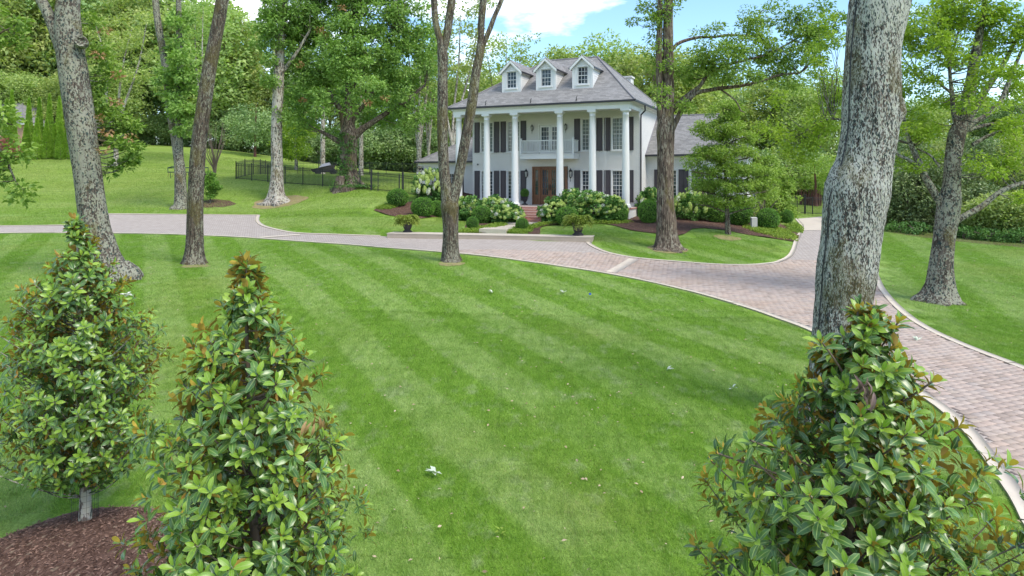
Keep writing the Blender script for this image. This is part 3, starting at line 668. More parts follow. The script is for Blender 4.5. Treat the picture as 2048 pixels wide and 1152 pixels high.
# front doors
fr = MB().box(-1.40, -1.30, 2.42, 2.7, 0, 2.50).box(1.03, 1.13, 2.42, 2.7, 0, 2.50).box(-1.40, 1.13, 2.42, 2.7, 2.502, 2.59).box(-.87, -.79, 2.44, 2.68, 0, 2.50).box(.53, .61, 2.44, 2.68, 0, 2.50)
fr.build('door_frame', M['wood'], house)
def leaf(u0, u1, z0, z1, v, m_, panel=.55, nx=2, nz=3, name='door', handle=None, st=.12):
    mb = MB(); g0 = z0+panel+.16; mb.box(u0, u0+st, v, v+.06, z0, z1); mb.box(u1-st, u1, v, v+.06, z0, z1)
    mb.box(u0+st, u1-st, v, v+.06, z0, z0+.14); mb.box(u0+st, u1-st, v, v+.06, g0-.1, g0); mb.box(u0+st, u1-st, v, v+.06, z1-.13, z1)
    mb.box(u0+st, u1-st, v+.03, v+.05, z0+.14, g0-.1); mb.box(u0+st+.05, u1-st-.05, v+.012, v+.031, z0+.2, g0-.16)
    d = mb.build(name, m_, house); MB().box(u0+st, u1-st, v+.03, v+.04, g0, z1-.13).build('pane', M['glass'], d); g = MB()
    for k in range(1, nx): u = u0+st+(u1-u0-2*st)*k/nx; g.box(u-.011, u+.011, v+.008, v+.029, g0, z1-.13)
    for k in range(1, nz): z = g0+(z1-.13-g0)*k/nz; g.box(u0+st, u1-st, v+.01, v+.028, z-.011, z+.011)
    if nx == 1:
        for k in range(1, nz): z = g0+(z1-.13-g0)*k/nz; MB().box(u0+st, u1-st, v+.01, v+.028, z-.011, z+.011).build('glazing_bar', m_, d)
    else: g.build('glazing_bar', m_, d)
    if handle is not None: MB().box(handle-.02, handle+.02, v-.012, v-.001, z0+.95, z0+1.4).tube([(handle, v-.012, z0+1.02), (handle, v-.06, z0+1.06), (handle, v-.06, z0+1.26), (handle, v-.012, z0+1.3)], .014, 6).build('handle', M['blackmetal'], d)
leaf(-1.295, -.875, .02, 2.49, 2.50, M['wood'], .5, 1, 3, 'sidelight', st=.10); leaf(.615, 1.025, .02, 2.49, 2.50, M['wood'], .5, 1, 3, 'sidelight', st=.10)
leaf(-.785, -.135, .02, 2.49, 2.50, M['wood'], .5, 3, 4, handle=-.19); leaf(-.125, .525, .02, 2.49, 2.50, M['wood'], .5, 3, 4, handle=-.07)
MB().box(-.95, -.87, 2.44, 2.7, 3.45, 5.40).box(.67, .75, 2.44, 2.7, 3.45, 5.40).box(-.95, .75, 2.44, 2.7, 5.402, 5.48).build('balcony_door_frame', M['soffit'], house)
leaf(-.865, -.105, 3.47, 5.39, 2.52, M['white'], .1, 3, 5, 'balcony_door'); leaf(-.095, .665, 3.47, 5.39, 2.52, M['white'], .1, 3, 5, 'balcony_door')
# balcony
b0, b1, bv = -1.86, 1.94, 1.38
bal = MB().box(b0, b1, bv, 2.495, 3.08, 3.36).box(b0-.04, b1+.04, bv-.04, 2.493, 3.362, 3.43).build('balcony', M['white'], house)
for u in (b0+.05, b1-.05): MB().box(u-.06, u+.06, bv, bv+.12, 3.432, 4.42).box(u-.075, u+.075, bv-.015, bv+.135, 4.422, 4.46).build('corner_post', M['white'], bal)
rl = MB().box(b0+.112, b1-.112, bv+.02, bv+.09, 4.27, 4.33).box(b0+.112, b1-.112, bv+.03, bv+.08, 3.52, 3.57)
for u in (b0+.02, b1-.09): rl.box(u, u+.07, bv+.122, 2.49, 4.27, 4.33).box(u+.01, u+.06, bv+.122, 2.49, 3.52, 3.57)
rl.build('railing', M['white'], bal)
bme = MB().box(-.016, .016, -.016, .016, 3.571, 4.269).build('baluster', M['white'], bal, loc=(b0+.2, bv+.055, 0))
pos = [(b0+.2+k*.121, bv+.055) for k in range(1, 29)]+[(u, bv+.22+k*.121) for u in (b0+.055, b1-.055) for k in range(8)]
for p in pos: c = bme.copy(); COL.objects.link(c); c.location = (p[0], p[1], 0)
# lanterns
def lantern(u, z, s=1.):
    p = [(0, .33), (.02, .32), (.03, .27), (.09, .20), (.115, .165), (.12, .14)]
    mb = MB(); c = (u, 2.5-.19*s, z)
    mb.lathe([(r*s+.001, zz*s) for r, zz in reversed(p)], 8, c); mb.lathe([(.01*s, -.45*s), (.02*s, -.36*s), (.012*s, -.28*s), (.055*s, -.2*s), (.07*s, -.17*s)], 8, c)
    for k in range(6):
        a = math.pi*k/3; mb.tube([(c[0]+.065*s*math.cos(a), c[1]+.065*s*math.sin(a), z-.17*s), (c[0]+.105*s*math.cos(a), c[1]+.105*s*math.sin(a), z+.15*s)], .008*s, 4)
    mb.tube([(u, 2.498, z+.02), (u, 2.44, z-.02), (u, 2.36, z-.12*s), (c[0], c[1], z-.2*s)], .014*s, 6).box(u-.05*s, u+.05*s, 2.47, 2.499, z-.14*s, z+.12*s)
    o = mb.build('wall_lantern', M['blackmetal'], house); MB().lathe([(.055*s, -.16*s), (.092*s, .14*s)], 6, c).build('lamp_glass', M['lamp_glass'], o)
lantern(-1.78, 2.08, 1.15); lantern(1.42, 2.08, 1.15); lantern(-1.37, 5.2, .85); lantern(1.06, 5.2, .85)
# dormers
def dormer(uc):
    f, hw_, zb, ze, za = 1.2, .66, 7.25, 9.03, 9.66
    wz0, wz1, ww = 7.86, 8.96, .34
    mb = MB(); wall_holes(mb, uc-hw_, uc+hw_, zb, ze, f, f+.12, [(uc-ww, uc+ww, wz0, wz1)])
    mb.add([(uc-hw_, f, ze), (uc+hw_, f, ze), (uc, f, za-.04), (uc-hw_, f+.12, ze), (uc+hw_, f+.12, ze), (uc, f+.12, za-.04)], [(0, 1, 2), (5, 4, 3), (0, 2, 5, 3), (2, 1, 4, 5)])
    mb.box(uc-hw_, uc-hw_+.1, f+.122, 4.0, zb, ze); mb.box(uc+hw_-.1, uc+hw_, f+.122, 4.0, zb, ze)
    d = mb.build('dormer', M['white'], house)
    sb = []
    n = 11; hh = (ze-zb-.18)/n
    def rz(v): return 6.5+.70*(v+.5)
    for k in range(n):
        z = zb+.12+k*hh; ve = max(f+.05, min(4.0, (z-6.5)/.70-.5+.2))
        ve2 = max(ve, min(4.0, (z+hh-6.5)/.70-.5+.2))
        for sd_ in (-1, 1):
            x0 = uc+sd_*hw_; xo, xi = x0+sd_*.032, x0+sd_*.012
            if ve > f+.12:
                p = [(x0, f+.11, z), (x0, ve, z), (xo, ve, z), (xo, f+.11, z), (x0, f+.11, z+hh-.008), (x0, ve2, z+hh-.008), (xi, ve2, z+hh-.008), (xi, f+.11, z+hh-.008)]
                MB().hexa(p if sd_ < 0 else [p[i] for i in (3, 2, 1, 0, 7, 6, 5, 4)]).build('siding_board', M['white'], d)
            a, b = (uc+sd_*(ww+.075), uc+sd_*(hw_-.09)); a, b = min(a, b), max(a, b)
            MB().hexa([(a, f-.028, z), (b, f-.028, z), (b, f-.002, z), (a, f-.002, z), (a, f-.010, z+hh-.008), (b, f-.010, z+hh-.008), (b, f-.002, z+hh-.008), (a, f-.002, z+hh-.008)]).build('siding_board', M['white'], d)
    for k in range(4):
        z = ze-.04+k*.14; wd = hw_*(1-(z+.14-ze)/(za-ze)) if z+.14 > ze else hw_-.05
        if wd > .1: MB().hexa([(uc-wd, f-.028, z), (uc+wd, f-.028, z), (uc+wd, f-.002, z), (uc-wd, f-.002, z), (uc-wd, f-.010, z+.13), (uc+wd, f-.010, z+.13), (uc+wd, f-.002, z+.13), (uc-wd, f-.002, z+.13)]).build('siding_board', M['white'], d)
    tr = MB()
    for sd_ in (-1, 1):
        x = uc+sd_*(hw_-.04); tr.box(x-.05, x+.05, f-.045, f-.029 if False else f-.0295, zb+.02, ze+.02); x = uc+sd_*(hw_+.036); tr.box(min(x, x-sd_*.035), max(x, x-sd_*.035), f-.045, f+.10, zb+.02, ze+.0)
    tr.box(uc-hw_+.012, uc+hw_-.012, f-.05, f-.0298, zb+.3, zb+.38)
    tr.build('corner_board', M['white'], d)
    window(d, uc-ww, uc+ww, wz0, wz1, f, 3, 2, M['glass'], .065, flat=True)
    # gable roof with white rake and dark gutter
    ov, fv, bk = .15, f-.22, 4.6; sl = (za-ze)/hw_; el = ze-ov*sl+.06; ap = za+.06
    r = MB()
    for sd_ in (-1, 1):
        xo = uc+sd_*(hw_+ov); r.add([(uc, fv, ap), (xo, fv, el), (xo, bk, el), (uc, bk, ap), (uc, fv, ap-.05), (xo, fv, el-.05), (xo, bk, el-.05), (uc, bk, ap-.05)],
              [(0, 1, 2, 3), (7, 6, 5, 4), (0, 4, 5, 1), (1, 5, 6, 2), (2, 6, 7, 3)])
    r.build('dormer_roof', M['shingle'], d)
    rk = MB(); sf = MB(); gt = MB()
    for sd_ in (-1, 1):
        xo = uc+sd_*(hw_+ov); h = .17
        rk.add([(uc, fv-.012, ap-.052), (xo, fv-.012, el-.052), (xo, fv-.012, el-.052-h), (uc, fv-.012, ap-.052-h), (uc, fv+.03, ap-.052), (xo, fv+.03, el-.052), (xo, fv+.03, el-.052-h), (uc, fv+.03, ap-.052-h)],
               [(0, 1, 2, 3), (7, 6, 5, 4), (0, 4, 5, 1), (2, 6, 7, 3), (1, 5, 6, 2)])
        a, b = sorted((uc+sd_*(hw_+.034), xo-sd_*.01)); sf.box(a, b, fv+.032, 3.7, el-.12, el-.09)
        a, b = sorted((xo-sd_*.005, xo+sd_*.07)); gt.box(a, b, fv+.0, 3.2, el-.13, el-.04)
        rkw = sd_
    rk.build('rake_board', M['white'], d); sf.build('dormer_soffit', M['soffit'], d); gt.build('dormer_gutter', M['gutter'], d)
for uc in (-2.38, .10, 2.62): dormer(uc)
# wings
def wing(u0, u1, v0, v1, ze, ridge, zr, holes, side):
    mb = MB(); wall_holes(mb, u0, u1, -2.0, ze, v0, v0+.3, holes)
    mb.box(u0, u0+.3, v0+.302, v1, -2.0, ze) if side < 0 else mb.box(u1-.3, u1, v0+.302, v1, -2.0, ze); mb.box(u0, u1, v1+.002, v1+.3, -2, ze)
    mb.build('wing_wall', M['white_brick'], house)
    e = .35; a, b = (u0-e, u1) if side < 0 else (u0, u1+e)
    MB().box(a, b, v0-e, v1+e, ze+.002, ze+.05).box(a, b, v0-.05, v0-.002, ze-.2, ze).build('wing_soffit', M['soffit'], house)
    hip([(a, v0-e-.03), (b, v0-e-.03), (b, v1+e), (a, v1+e)], ridge, ze+.10, zr, 'wing_roof', house, 1.)
    g = MB().box(a-.08, b+.08, v0-e-.13, v0-e-.02, ze+.02, ze+.14)
    if side < 0: g.box(a-.1, a, v0-e-.018, v1+e, ze+.02, ze+.14)
    else: g.box(b, b+.1, v0-e-.018, v1+e, ze+.02, ze+.14)
    g.build('gutter', M['gutter'], house)
LWu = -8.95
wing(-11.7, -6.002, 5.0, 12, 2.95, [(-9.0, 8.5), (-6.0, 8.5)], 5.1, [(LWu-.42, LWu+.42, .5, 2.15)], -1)
window(house, LWu-.40, LWu+.40, .5, 2.15, 5.0, 4, 3, M['glass']); shutter(house, LWu-.72, 5.0, .42, 2.18); shutter(house, LWu+.72, 5.0, .42, 2.18)
wing(6.002, 12.35, 4.5, 11.2, 3.22, [(6.0, 7.9), (10.2, 7.9)], 6.2, [(7.05, 8.0, .35, 2.35), (8.85, 9.8, .35, 2.35)], 1)
for u in (7.52, 9.32): window(house, u-.44, u+.44, .37, 2.33, 4.5, 4, 4, M['glass']); shutter(house, u-.8, 4.5, .3, 2.38, .42); shutter(house, u+.8, 4.5, .3, 2.38, .42)
MB().box(-11.9, -11.66, 4.66, 4.96, -1.6, 2.15).box(-11.95, -11.61, 4.61, 4.99, 2.152, 2.25).build('corner_pier', M['white'], house)
sl = MB().box(-11.72, -11.62, 4.8, 4.99, 2.55, 2.62); 
for dx in (-.12, .12): sl.lathe([(.03, 0), (.07, -.02), (.09, -.16)], 10, (-11.67+dx, 4.82, 2.58))
sl.build('security_light', M['blackmetal'], house)
MB().lathe([(.05, 0), (.06, .06), (.03, .1)], 10, (-6.35, 4.9, 3.0) if False else (-5.55, 2.43, 2.72)).build('security_camera', M['blackmetal'], house)
for u in (4.35, 4.95): MB().tube([(u, .4, 6.18), (u, .4, 1.0)], .006, 4).build('blind_cord', M['soffit'], house)

# ---------------------------------------------------------------- neighbour house at the left edge
nx0, ny0, nz0 = at(-40, 312, 84); nh = thing('brick_house', (nx0, ny0, nz0), 'single-storey brick house with grey roof at the far left edge', 'house', rz=R(-14))
MB().box(-10, 6.8, 0, 9, -1, 3.7).build('wall', M['far_brick'], nh)
MB().box(-10.4, 7.2, -.42, 9.4, 3.702, 4.0).build('fascia', M['white'], nh)
hip([(-10.5, -.5), (7.3, -.5), (7.3, 9.5), (-10.5, 9.5)], [(-5, 4.5), (1.2, 4.5)], 4.002, 6.9, 'roof', nh, 1., M['shingle'])
for u in (-4, 1, 4.6): window(nh, u-.5, u+.5, .9, 2.7, 0, 3, 3, M['glass'])

# ---------------------------------------------------------------- iron fences
def fence(pts, h, bay, pitch, label, group=None, posts=(), stuff=False):
    P = catmull(np.array(pts, float)[:, :2], .4); seg = np.r_[0, np.cumsum(np.linalg.norm(np.diff(P, axis=0), axis=1))]; Lg = seg[-1]
    def pos(s): return np.array([np.interp(s, seg, P[:, 0]), np.interp(s, seg, P[:, 1])])
    o0 = pos(0); z0 = g1(*o0); root = thing('iron_fence', (o0[0], o0[1], z0), label, 'fence', group)
    nb = int(round(Lg/bay)); S = np.linspace(0, Lg, nb+1)
    pm = MB().box(-.028, .028, -.028, .028, -.2, h+.08).box(-.036, .036, -.036, .036, h+.082, h+.10).build('post', M['blackmetal'], root, loc=(0, 0, 0))
    for s in S[1:]:
        q = pos(s); c = pm.copy(); COL.objects.link(c); c.location = (q[0]-o0[0], q[1]-o0[1], g1(*q)-z0)
    for s in posts:
        q = pos(s); MB().box(-.06, .06, -.06, .06, -.2, h+.18).box(-.075, .075, -.075, .075, h+.182, h+.22).build('gate_post', M['blackmetal'], root, loc=(q[0]-o0[0], q[1]-o0[1], g1(*q)-z0))
    for a, b in zip(S[:-1], S[1:]):
        A, B = pos(a), pos(b); za, zb = g1(*A)-z0, g1(*B)-z0; A = A-o0; B = B-o0; mb = MB()
        for zz in (.12, h-.16, h-.02): mb.tube([(A[0], A[1], za+zz), (B[0], B[1], zb+zz)], .017, 4)
        mb.build('rail', M['blackmetal'], root)
    n = int(Lg/pitch); pk = None; mb = MB()
    for k in range(n):
        s = (k+.5)*pitch; i = min(nb-1, int(s/Lg*nb)); t = (s-S[i])/(S[i+1]-S[i]); A, B = pos(S[i]), pos(S[i+1]); q = A+(B-A)*t; z = g1(*A)*(1-t)+g1(*B)*t
        l = (q[0]-o0[0], q[1]-o0[1], z-z0)
        if stuff or k >= 300: mb.box(l[0]-.008, l[0]+.008, l[1]-.008, l[1]+.008, l[2]+.05, l[2]+h); continue
        if pk is None: pk = MB().box(-.009, .009, -.009, .009, .05, h).build('picket', M['blackmetal'], root, loc=l)
        else: c = pk.copy(); COL.objects.link(c); c.location = l
    if mb.v: mb.build('picket_row', M['blackmetal'], root, kind='stuff')
    return root
ff = [at(*q) for q in ((472,358,56),(540,364,54.3),(600,368.5,53),(640,372,52.4),(709,376.5,51),(746,382.5,50),(806,387.6,49),(843,391,48.5))]
fence(ff, 1.32, 1.85, .115, 'black iron picket fence along the lawn in front of the ivy-covered oak', posts=(13.7, 16.4))
fence([ff[0], at(515,355,62), at(560,351,70), at(650,350.5,74), at(740,350.5,79), at(836,350.5,84)], 1.4, 2.3, .16, 'black iron fence farther back across the enclosed yard below the woods', stuff=True)
fence([at(1560,429,58.5), at(1600,429,59.5), at(1632,429,60.5), at(1700,428,62), at(1790,426,64)], 1.5, 2.0, .13, 'black iron fence crossing the end of the driveway beside the grass strip', posts=(3.0,))
# ---------------------------------------------------------------- vegetation builders
rng = np.random.default_rng(5)
def unit(v): return v/(np.linalg.norm(v, axis=-1, keepdims=True)+1e-9)
def leaf_arrays(P, D, Nn, l, w, fold=.12):
    """kite-shaped leaves, base at P, growing along D, facing N"""
    D = unit(D); S = unit(np.cross(D, Nn)); U = np.cross(S, D); l = np.broadcast_to(l, (len(P),))[:, None]; w = np.broadcast_to(w, (len(P),))[:, None]
    m = P+D*l*.45
    V = np.stack([P, m+S*w/2+U*l*fold, P+D*l, m-S*w/2+U*l*fold], 1)
    return V.reshape(-1, 3), np.arange(len(P)*4).reshape(-1, 4)
def puffs(C, r, n, size, rg, flat=.6, up=.55, jitter=.35, droop=.15, aspect=.5, shell=.45):
    C = np.repeat(np.asarray(C, float), n, axis=0); rr = np.repeat(np.broadcast_to(r, (len(C)//n,)), n)
    d = unit(rg.normal(size=(len(C), 3))); t = (shell+(1-shell)*rg.random(len(C)))**.8
    P = C+d*np.array([1, 1, flat])*(rr*t)[:, None]
    D = d*np.array([1, 1, .5])+rg.normal(size=d.shape)*.5; D[:, 2] -= droop
    Nn = rg.normal(size=d.shape)*.55+np.array([0, 0, up]); Nn += d*.45
    s = size*(1+jitter*rg.uniform(-1, 1, len(C)))
    return leaf_arrays(P, D, Nn, s, s*aspect)
def cloud(name, C, r, n, size, matr, parent=None, rg=rng, kind='stuff', **k):
    V, Q = puffs(C, r, n, size, rg, **k); return link(name, np_mesh(name, V, Q), parent, matr, kind=kind)
def ellip_pts(c, rad, n, rg, shell=.35):
    d = unit(rg.normal(size=(n, 3))); t = (shell+(1-shell)*rg.random(n))**(.6); return np.asarray(c)+d*np.asarray(rad)*t[:, None]
def limb(pts, ns=10, ridge=.03, lobes=0, wob=0, seed=0, step=.12, z0=None):
    """pts rows x,y,z,r -> tube arrays with bark relief"""
    P = catmull(np.asarray(pts, float), step); r = np.maximum(P[:, 3], .006)
    if wob: P[:, 0] += wob*np.sin(P[:, 2]*1.7+seed); P[:, 1] += wob*np.cos(P[:, 2]*1.3+seed)
    V, Q = tube_np(P[:, :3], r, ns); V = V.reshape(len(P), ns, 3); c = P[:, None, :3]
    if lobes or ridge:
        ang = np.linspace(0, 2*np.pi, ns, endpoint=False)[None]; z = P[:, 2:3]; z0 = P[0, 2] if z0 is None else z0
        k = 1+ridge*(np.sin(ang*7+np.sin(z*2.1+seed)*1.5)*.5+np.sin(ang*13+z*3+seed)*.35+np.sin(ang*3+z*1.1+seed*2)*.8)
        if lobes: k = k+lobes*np.exp(-np.maximum(z-z0, 0)/.38)*(.55+.45*np.sin(ang*5+seed)+.25*np.sin(ang*8+seed*3))
        if ns >= 48: k = k+np.random.default_rng(seed).normal(0, .007, V.shape[:2])+.012*np.sin(ang*23+np.sin(z*4+seed)*2)*np.sin(z*9+ang*5)
        V = c+(V-c)*k[..., None]
    return V.reshape(-1, 3), Q
def merge(parts):
    V, Q, b = [], [], 0
    for v, q in parts: V.append(v); Q.append(q+b); b += len(v)
    return np.vstack(V), np.vstack(Q)
def px3(l, Y):
    out = []
    for p in l:
        y = Y+(p[3] if len(p) > 3 else 0); X, _, Z = at(p[0], p[1], y); out.append((X, y, Z, p[2]/2/F*y/math.hypot(1, X/y)))
    return out
def knots(C, P, rg, m=6):  # curved twigs from the limb point nearest below to every puff centre
    out = []
    for c in C:
        q = P[:, :3]; d = np.linalg.norm(q-c, axis=1)+np.maximum(0, q[:, 2]-c[2])*1.2; i = int(np.argmin(d)); s = q[i]
        L_ = np.linalg.norm(c-s)
        if L_ < .15: continue
        mid = (s+c)/2+rg.normal(size=3)*L_*.08-np.array([0, 0, L_*.10]); r = min(P[i, 3]*.55, .012+.011*L_)
        out.append(tube_np(catmull(np.array([[*s, r], [*mid, r*.7], [*c, r*.25]]), L_/5)[:, :3], np.linspace(r, r*.25, len(catmull(np.array([[*s, r], [*mid, r*.7], [*c, r*.25]]), L_/5))), 5))
    return out
def tree(name, base_px, Y, limbs, blobs, bark, leafmat, label, leaf=.15, group=None, lobes=.45, ns=28, ridge=.03, per=90, puff=.5, twigs=True, cat='tree', seed=1, dens=1., base_z=None, flare=True):
    rg = np.random.default_rng(seed); L3 = [px3(l, Y) for l in limbs]
    b = L3[0][0]; gzb = g1(b[0], b[1]) if base_z is None else base_z
    L3[0][0] = (b[0], b[1], gzb-.05, b[3]); L3[0].insert(0, (b[0], b[1], gzb-.9, b[3])); O = np.array([b[0], b[1], gzb])
    root = thing(name, tuple(O), label, cat, group); parts = []
    for k, l in enumerate(L3):
        a = np.array(l); a[:, :3] -= O
        parts.append(limb(a, ns if k == 0 else max(8, ns//2), ridge if k == 0 else ridge*.7, lobes if k == 0 else 0, 0, seed+k, .10 if k == 0 else .2, -.05 if k == 0 else None))
    V, Q = merge(parts); link('trunk', np_mesh('trunk', V, Q, smooth=True), root, bark)
    LP = np.vstack([catmull(np.array(l)-np.array([*O, 0]), .3) for l in L3])
    Cs = []
    for bl in blobs:
        px, py, rx, ry = bl[:4]; dY = bl[4] if len(bl) > 4 else 0; d = bl[5] if len(bl) > 5 else 1.
        y = Y+dY; c = np.array(at(px, py, y))-O; k = y/F; rad = np.array([rx*k, (rx+ry)/2*k*.9, ry*k])
        vol = rad.prod()*4.19; n = max(3, int(vol/(puff**3*3.2)*d*dens*1.7)); Cs.append(ellip_pts(c, rad, n, rg))
    if Cs:
        C = np.vstack(Cs); pr = puff*rg.uniform(.7, 1.25, len(C))
        cloud('crown', C, pr, int(per*1.5), leaf*1.12, leafmat, root, rg, shell=.3)
        if twigs:
            tw = knots(C[rg.permutation(len(C))[:min(len(C), 240)]], LP, rg)
            if tw: V, Q = merge(tw); link('branch', np_mesh('branch', V, Q, smooth=True), root, bark, kind='stuff')
    return root, O, L3

# ---- near and middle trees, each traced at its own distance
t, O_, L3_ = tree('oak_tree', 0, 12.1, [
    [(1668,868,150),(1670,845,142),(1673,815,128),(1675,760,120),(1678,700,115),(1682,650,115),(1687,600,116),(1692,550,124),(1700,484,122),(1706,430,127),(1714,380,134),(1729,325,116),(1740,262,117),(1744,200,120),(1746,100,113),(1758,10,126),(1775,-90,124),(1800,-330,100)],
    [(1770,240,70),(1795,215,44,-.1),(1798,195,20,-.12)], ], [(1785,5,14,8,.2)], M['bark_r'],
    M['oak_mid'], 'massive leaning tree trunk crusted with pale lichen beside the driveway, dark cable down it', lobes=.12, ns=96, ridge=.018, leaf=.09, puff=.12, per=25, seed=3)
# lightning cable down the trunk's left face
cab = [(1712,-40,1,-.60),(1703,80,1,-.60),(1700,180,1,-.60),(1700,260,1,-.58),(1690,330,1,-.58),(1672,400,1,-.60),(1664,470,1,-.58),(1655,540,1,-.58),(1648,600,1,-.56),(1641,680,1,-.56),(1635,760,1,-.56),(1632,820,1,-.6)]
def on_trunk(rowl, L3, out=.012):
    P = catmull(np.array(L3[0]), .1); res = []
    for px, py, *_ in rowl:
        z = EZ-(py-HY)/F*11.6; i = int(np.argmin(abs(P[:, 2]-z))); c, r = P[i, :3], P[i, 3]
        X = (px-1024)/F*11.6; dx = np.clip((X-c[0]), -r*.96, r*.96); dy = -math.sqrt(max(0, r*r-dx*dx)); v = np.array([dx, dy]); v = v/np.linalg.norm(v)*(r*1.02+out)
        res.append((c[0]+v[0], c[1]+v[1], c[2]))
    return res
cp_ = on_trunk(cab, L3_); MB().tube(catmull(np.array(cp_)-O_, .15), .012, 6).build('cable', M['blackmetal'], t)

tl, Ol, L3l = tree('oak_tree', 0, 23, [
    [(240,562,84),(226,545,70),(214,520,62),(203,490,60),(190,450,61),(176,350,59),(162,250,62),(147,150,62),(138,75,58),(136,25,52),(137,-10,49),(138,-150,46),(142,-400,36)],
    [(128,105,34),(112,65,28),(95,25,25),(78,-8,24),(50,-70,20),(20,-200,14)]],
    [(208,130,22,40,.6),(205,200,30,38,.9),(228,255,32,30,.8),(250,300,30,30,.6),(225,335,26,12,.6,.8),(262,265,20,24,1),(180,60,12,30,.8,.5)], M['bark_l'], M['oak_mid'],
    'large lichen-spotted oak trunk leaning left with an oval pruning knot and leafy shoots', leaf=.13, lobes=.22, ns=72, ridge=.02, puff=.34, per=60, seed=9, dens=1.5)
# pruning knot
kx, ky, kz = at(162, 83, 22.6); kn = MB().lathe([(.21, -.2), (.20, .0), (.17, .05), (.12, .03), (.085, -.03)], 20).build('pruning_knot', M['bark_l'], tl, loc=(0, 0, 0))
kn.matrix_local = Matrix.Translation(Vector((kx, ky, kz))-Vector(Ol))@Vector((.5, -1, .12)).to_track_quat('Z', 'Y').to_matrix().to_4x4()
cloud('dead_leaf_cluster', np.array([at(235,150,22.7), at(210,60,22.7) , at(232,205,22.4), at(214,265,22.2), at(196,235,22.3), at(262,275,22.4), at(205,300,22.3), at(196,110,22.6)])-Ol, .17, 30, .13, M['dead'], tl)

tree('hickory_tree', 0, 27.3, [[(389,536,62),(389,528,50),(389,510,40),(390,470,35),(391,400,33),(394,330,32),(401,260,31),(411,190,30),(419,140,29),(430,80,27),(441,20,26),(450,-40,24),(470,-250,18)]],
     [], M['bark_m'], M['oak'], 'bare slightly leaning trunk between the lawn and the wide end of the drive', lobes=.3, ns=48, ridge=.025, seed=4)
tree('twin_stem_tree', 0, 47, [[(361,420,38),(362,410,30),(361,380,25),(359,330,22),(352,290,17),(343,240,16),(336,180,15),(329,120,15),(318,60,15),(311,0,14),(300,-160,10)],
      [(360,335,18),(358,290,16),(356,240,13),(359,180,13),(360,120,12),(358,60,12),(357,0,11),(352,-140,8)]],
     [(340,170,20,40,-.8,1),(368,130,20,40,-1.2),(350,110,18,30,.8),(372,220,18,40,-1,1),(348,60,18,24,-.6),(378,160,14,30),(362,30,20,20),(352,215,16,30,-1),(366,262,12,20,-1)], M['bark_l'], M['oak'], 'twin-stemmed tree wrapped in climbing leaves standing beside the drive', leaf=.24, lobes=.35, seed=6, puff=.5, per=50)
tree('oak_tree', 0, 50, [[(554,412,54),(554,404,46),(553,385,32),(554,340,25),(553,290,23),(554,240,22),(556,180,22),(559,120,20),(563,60,17),(568,0,15),(576,-160,9)],
      [(560,150,9),(590,110,7),(620,60,5)],[(562,90,9),(540,40,7),(525,0,5)]],
     [(560,60,40,55),(530,90,16,40,-1,.8),(590,20,50,50),(545,150,24,26,-.6,.8),(575,130,22,34,.5),(600,90,28,30,1),(560,232,18,26,-.5,.7),(545,20,24,30),(526,45,10,30,0,.7)], M['bark_p'], M['oak'],
     'tall straight pale-trunked tree ringed with dry grass on the left lawn', leaf=.20, lobes=.5, ns=36, seed=8, puff=.65, per=90, dens=.9)
# big spreading oak with ivy
bo, Ob, L3b = tree('oak_tree', 0, 51.5, [[(701,376,58),(700,366,44),(697,345,36),(697,320,34),(698,290,35),(697,268,36),(697,250,24),(696,220,17),(697,180,13),(700,120,10),(705,40,7)],
      [(705,275,20),(725,258,14),(752,240,11),(780,222,9),(815,200,7),(850,170,5)],[(690,262,16),(683,225,12),(668,200,9),(650,170,7),(630,130,5)],[(690,290,14),(672,280,11),(655,270,8),(640,262,6)],
      [(700,262,13),(708,235,10),(728,210,8),(760,170,6)],[(698,190,8),(740,120,6),(800,60,4)],[(690,120,7),(650,70,5),(620,20,4)]],
     [(640,120,55,55),(700,100,60,70,-2),(760,110,60,60),(820,130,50,55),(855,90,28,60,.5,.9),(610,180,45,45),(660,210,50,32,-2.5),(730,175,45,28,-3),(790,190,55,38),(830,235,38,34),(600,240,38,30,1),(640,255,36,20,2),(760,235,45,26,2),(740,30,80,60),(640,30,50,60),(820,40,50,50),(700,-40,120,50),(865,200,22,50,1,.7),(590,110,26,50),(700,200,50,30,3)],
     M['bark_o'], M['oak'], 'broad dark-green oak with spreading limbs and ivy on its trunk at the yard fence', leaf=.205, lobes=.4, ns=40, seed=10, puff=.72, per=78, dens=.72)
ivp = np.array(L3b[0])[1:7]; ivs = []
for k in range(150):
    i = rng.integers(0, 5); t_ = rng.random(); p = ivp[i]*(1-t_)+ivp[i+1]*t_; a = rng.normal(-1.9, .75); ivs.append((p[0]+p[3]*1.12*math.cos(a), p[1]+p[3]*1.12*math.sin(a), p[2]))
for k in range(40): ivs.append((Ob[0]+rng.normal(.5, .8), Ob[1]-1.0+rng.normal(0, .25), Ob[2]+.1))
cloud('ivy', np.array(ivs)-Ob, .16, 22, .11, M['hleaf'], bo)
cloud('dead_leaf_cluster', np.array([at(683,14,48.5), at(640,60,49), at(648,70,49), at(600,130,49), at(606,200,49.3), at(735,205,48), at(770,196,49)])-Ob, .25, 26, .22, M['dead'], bo)

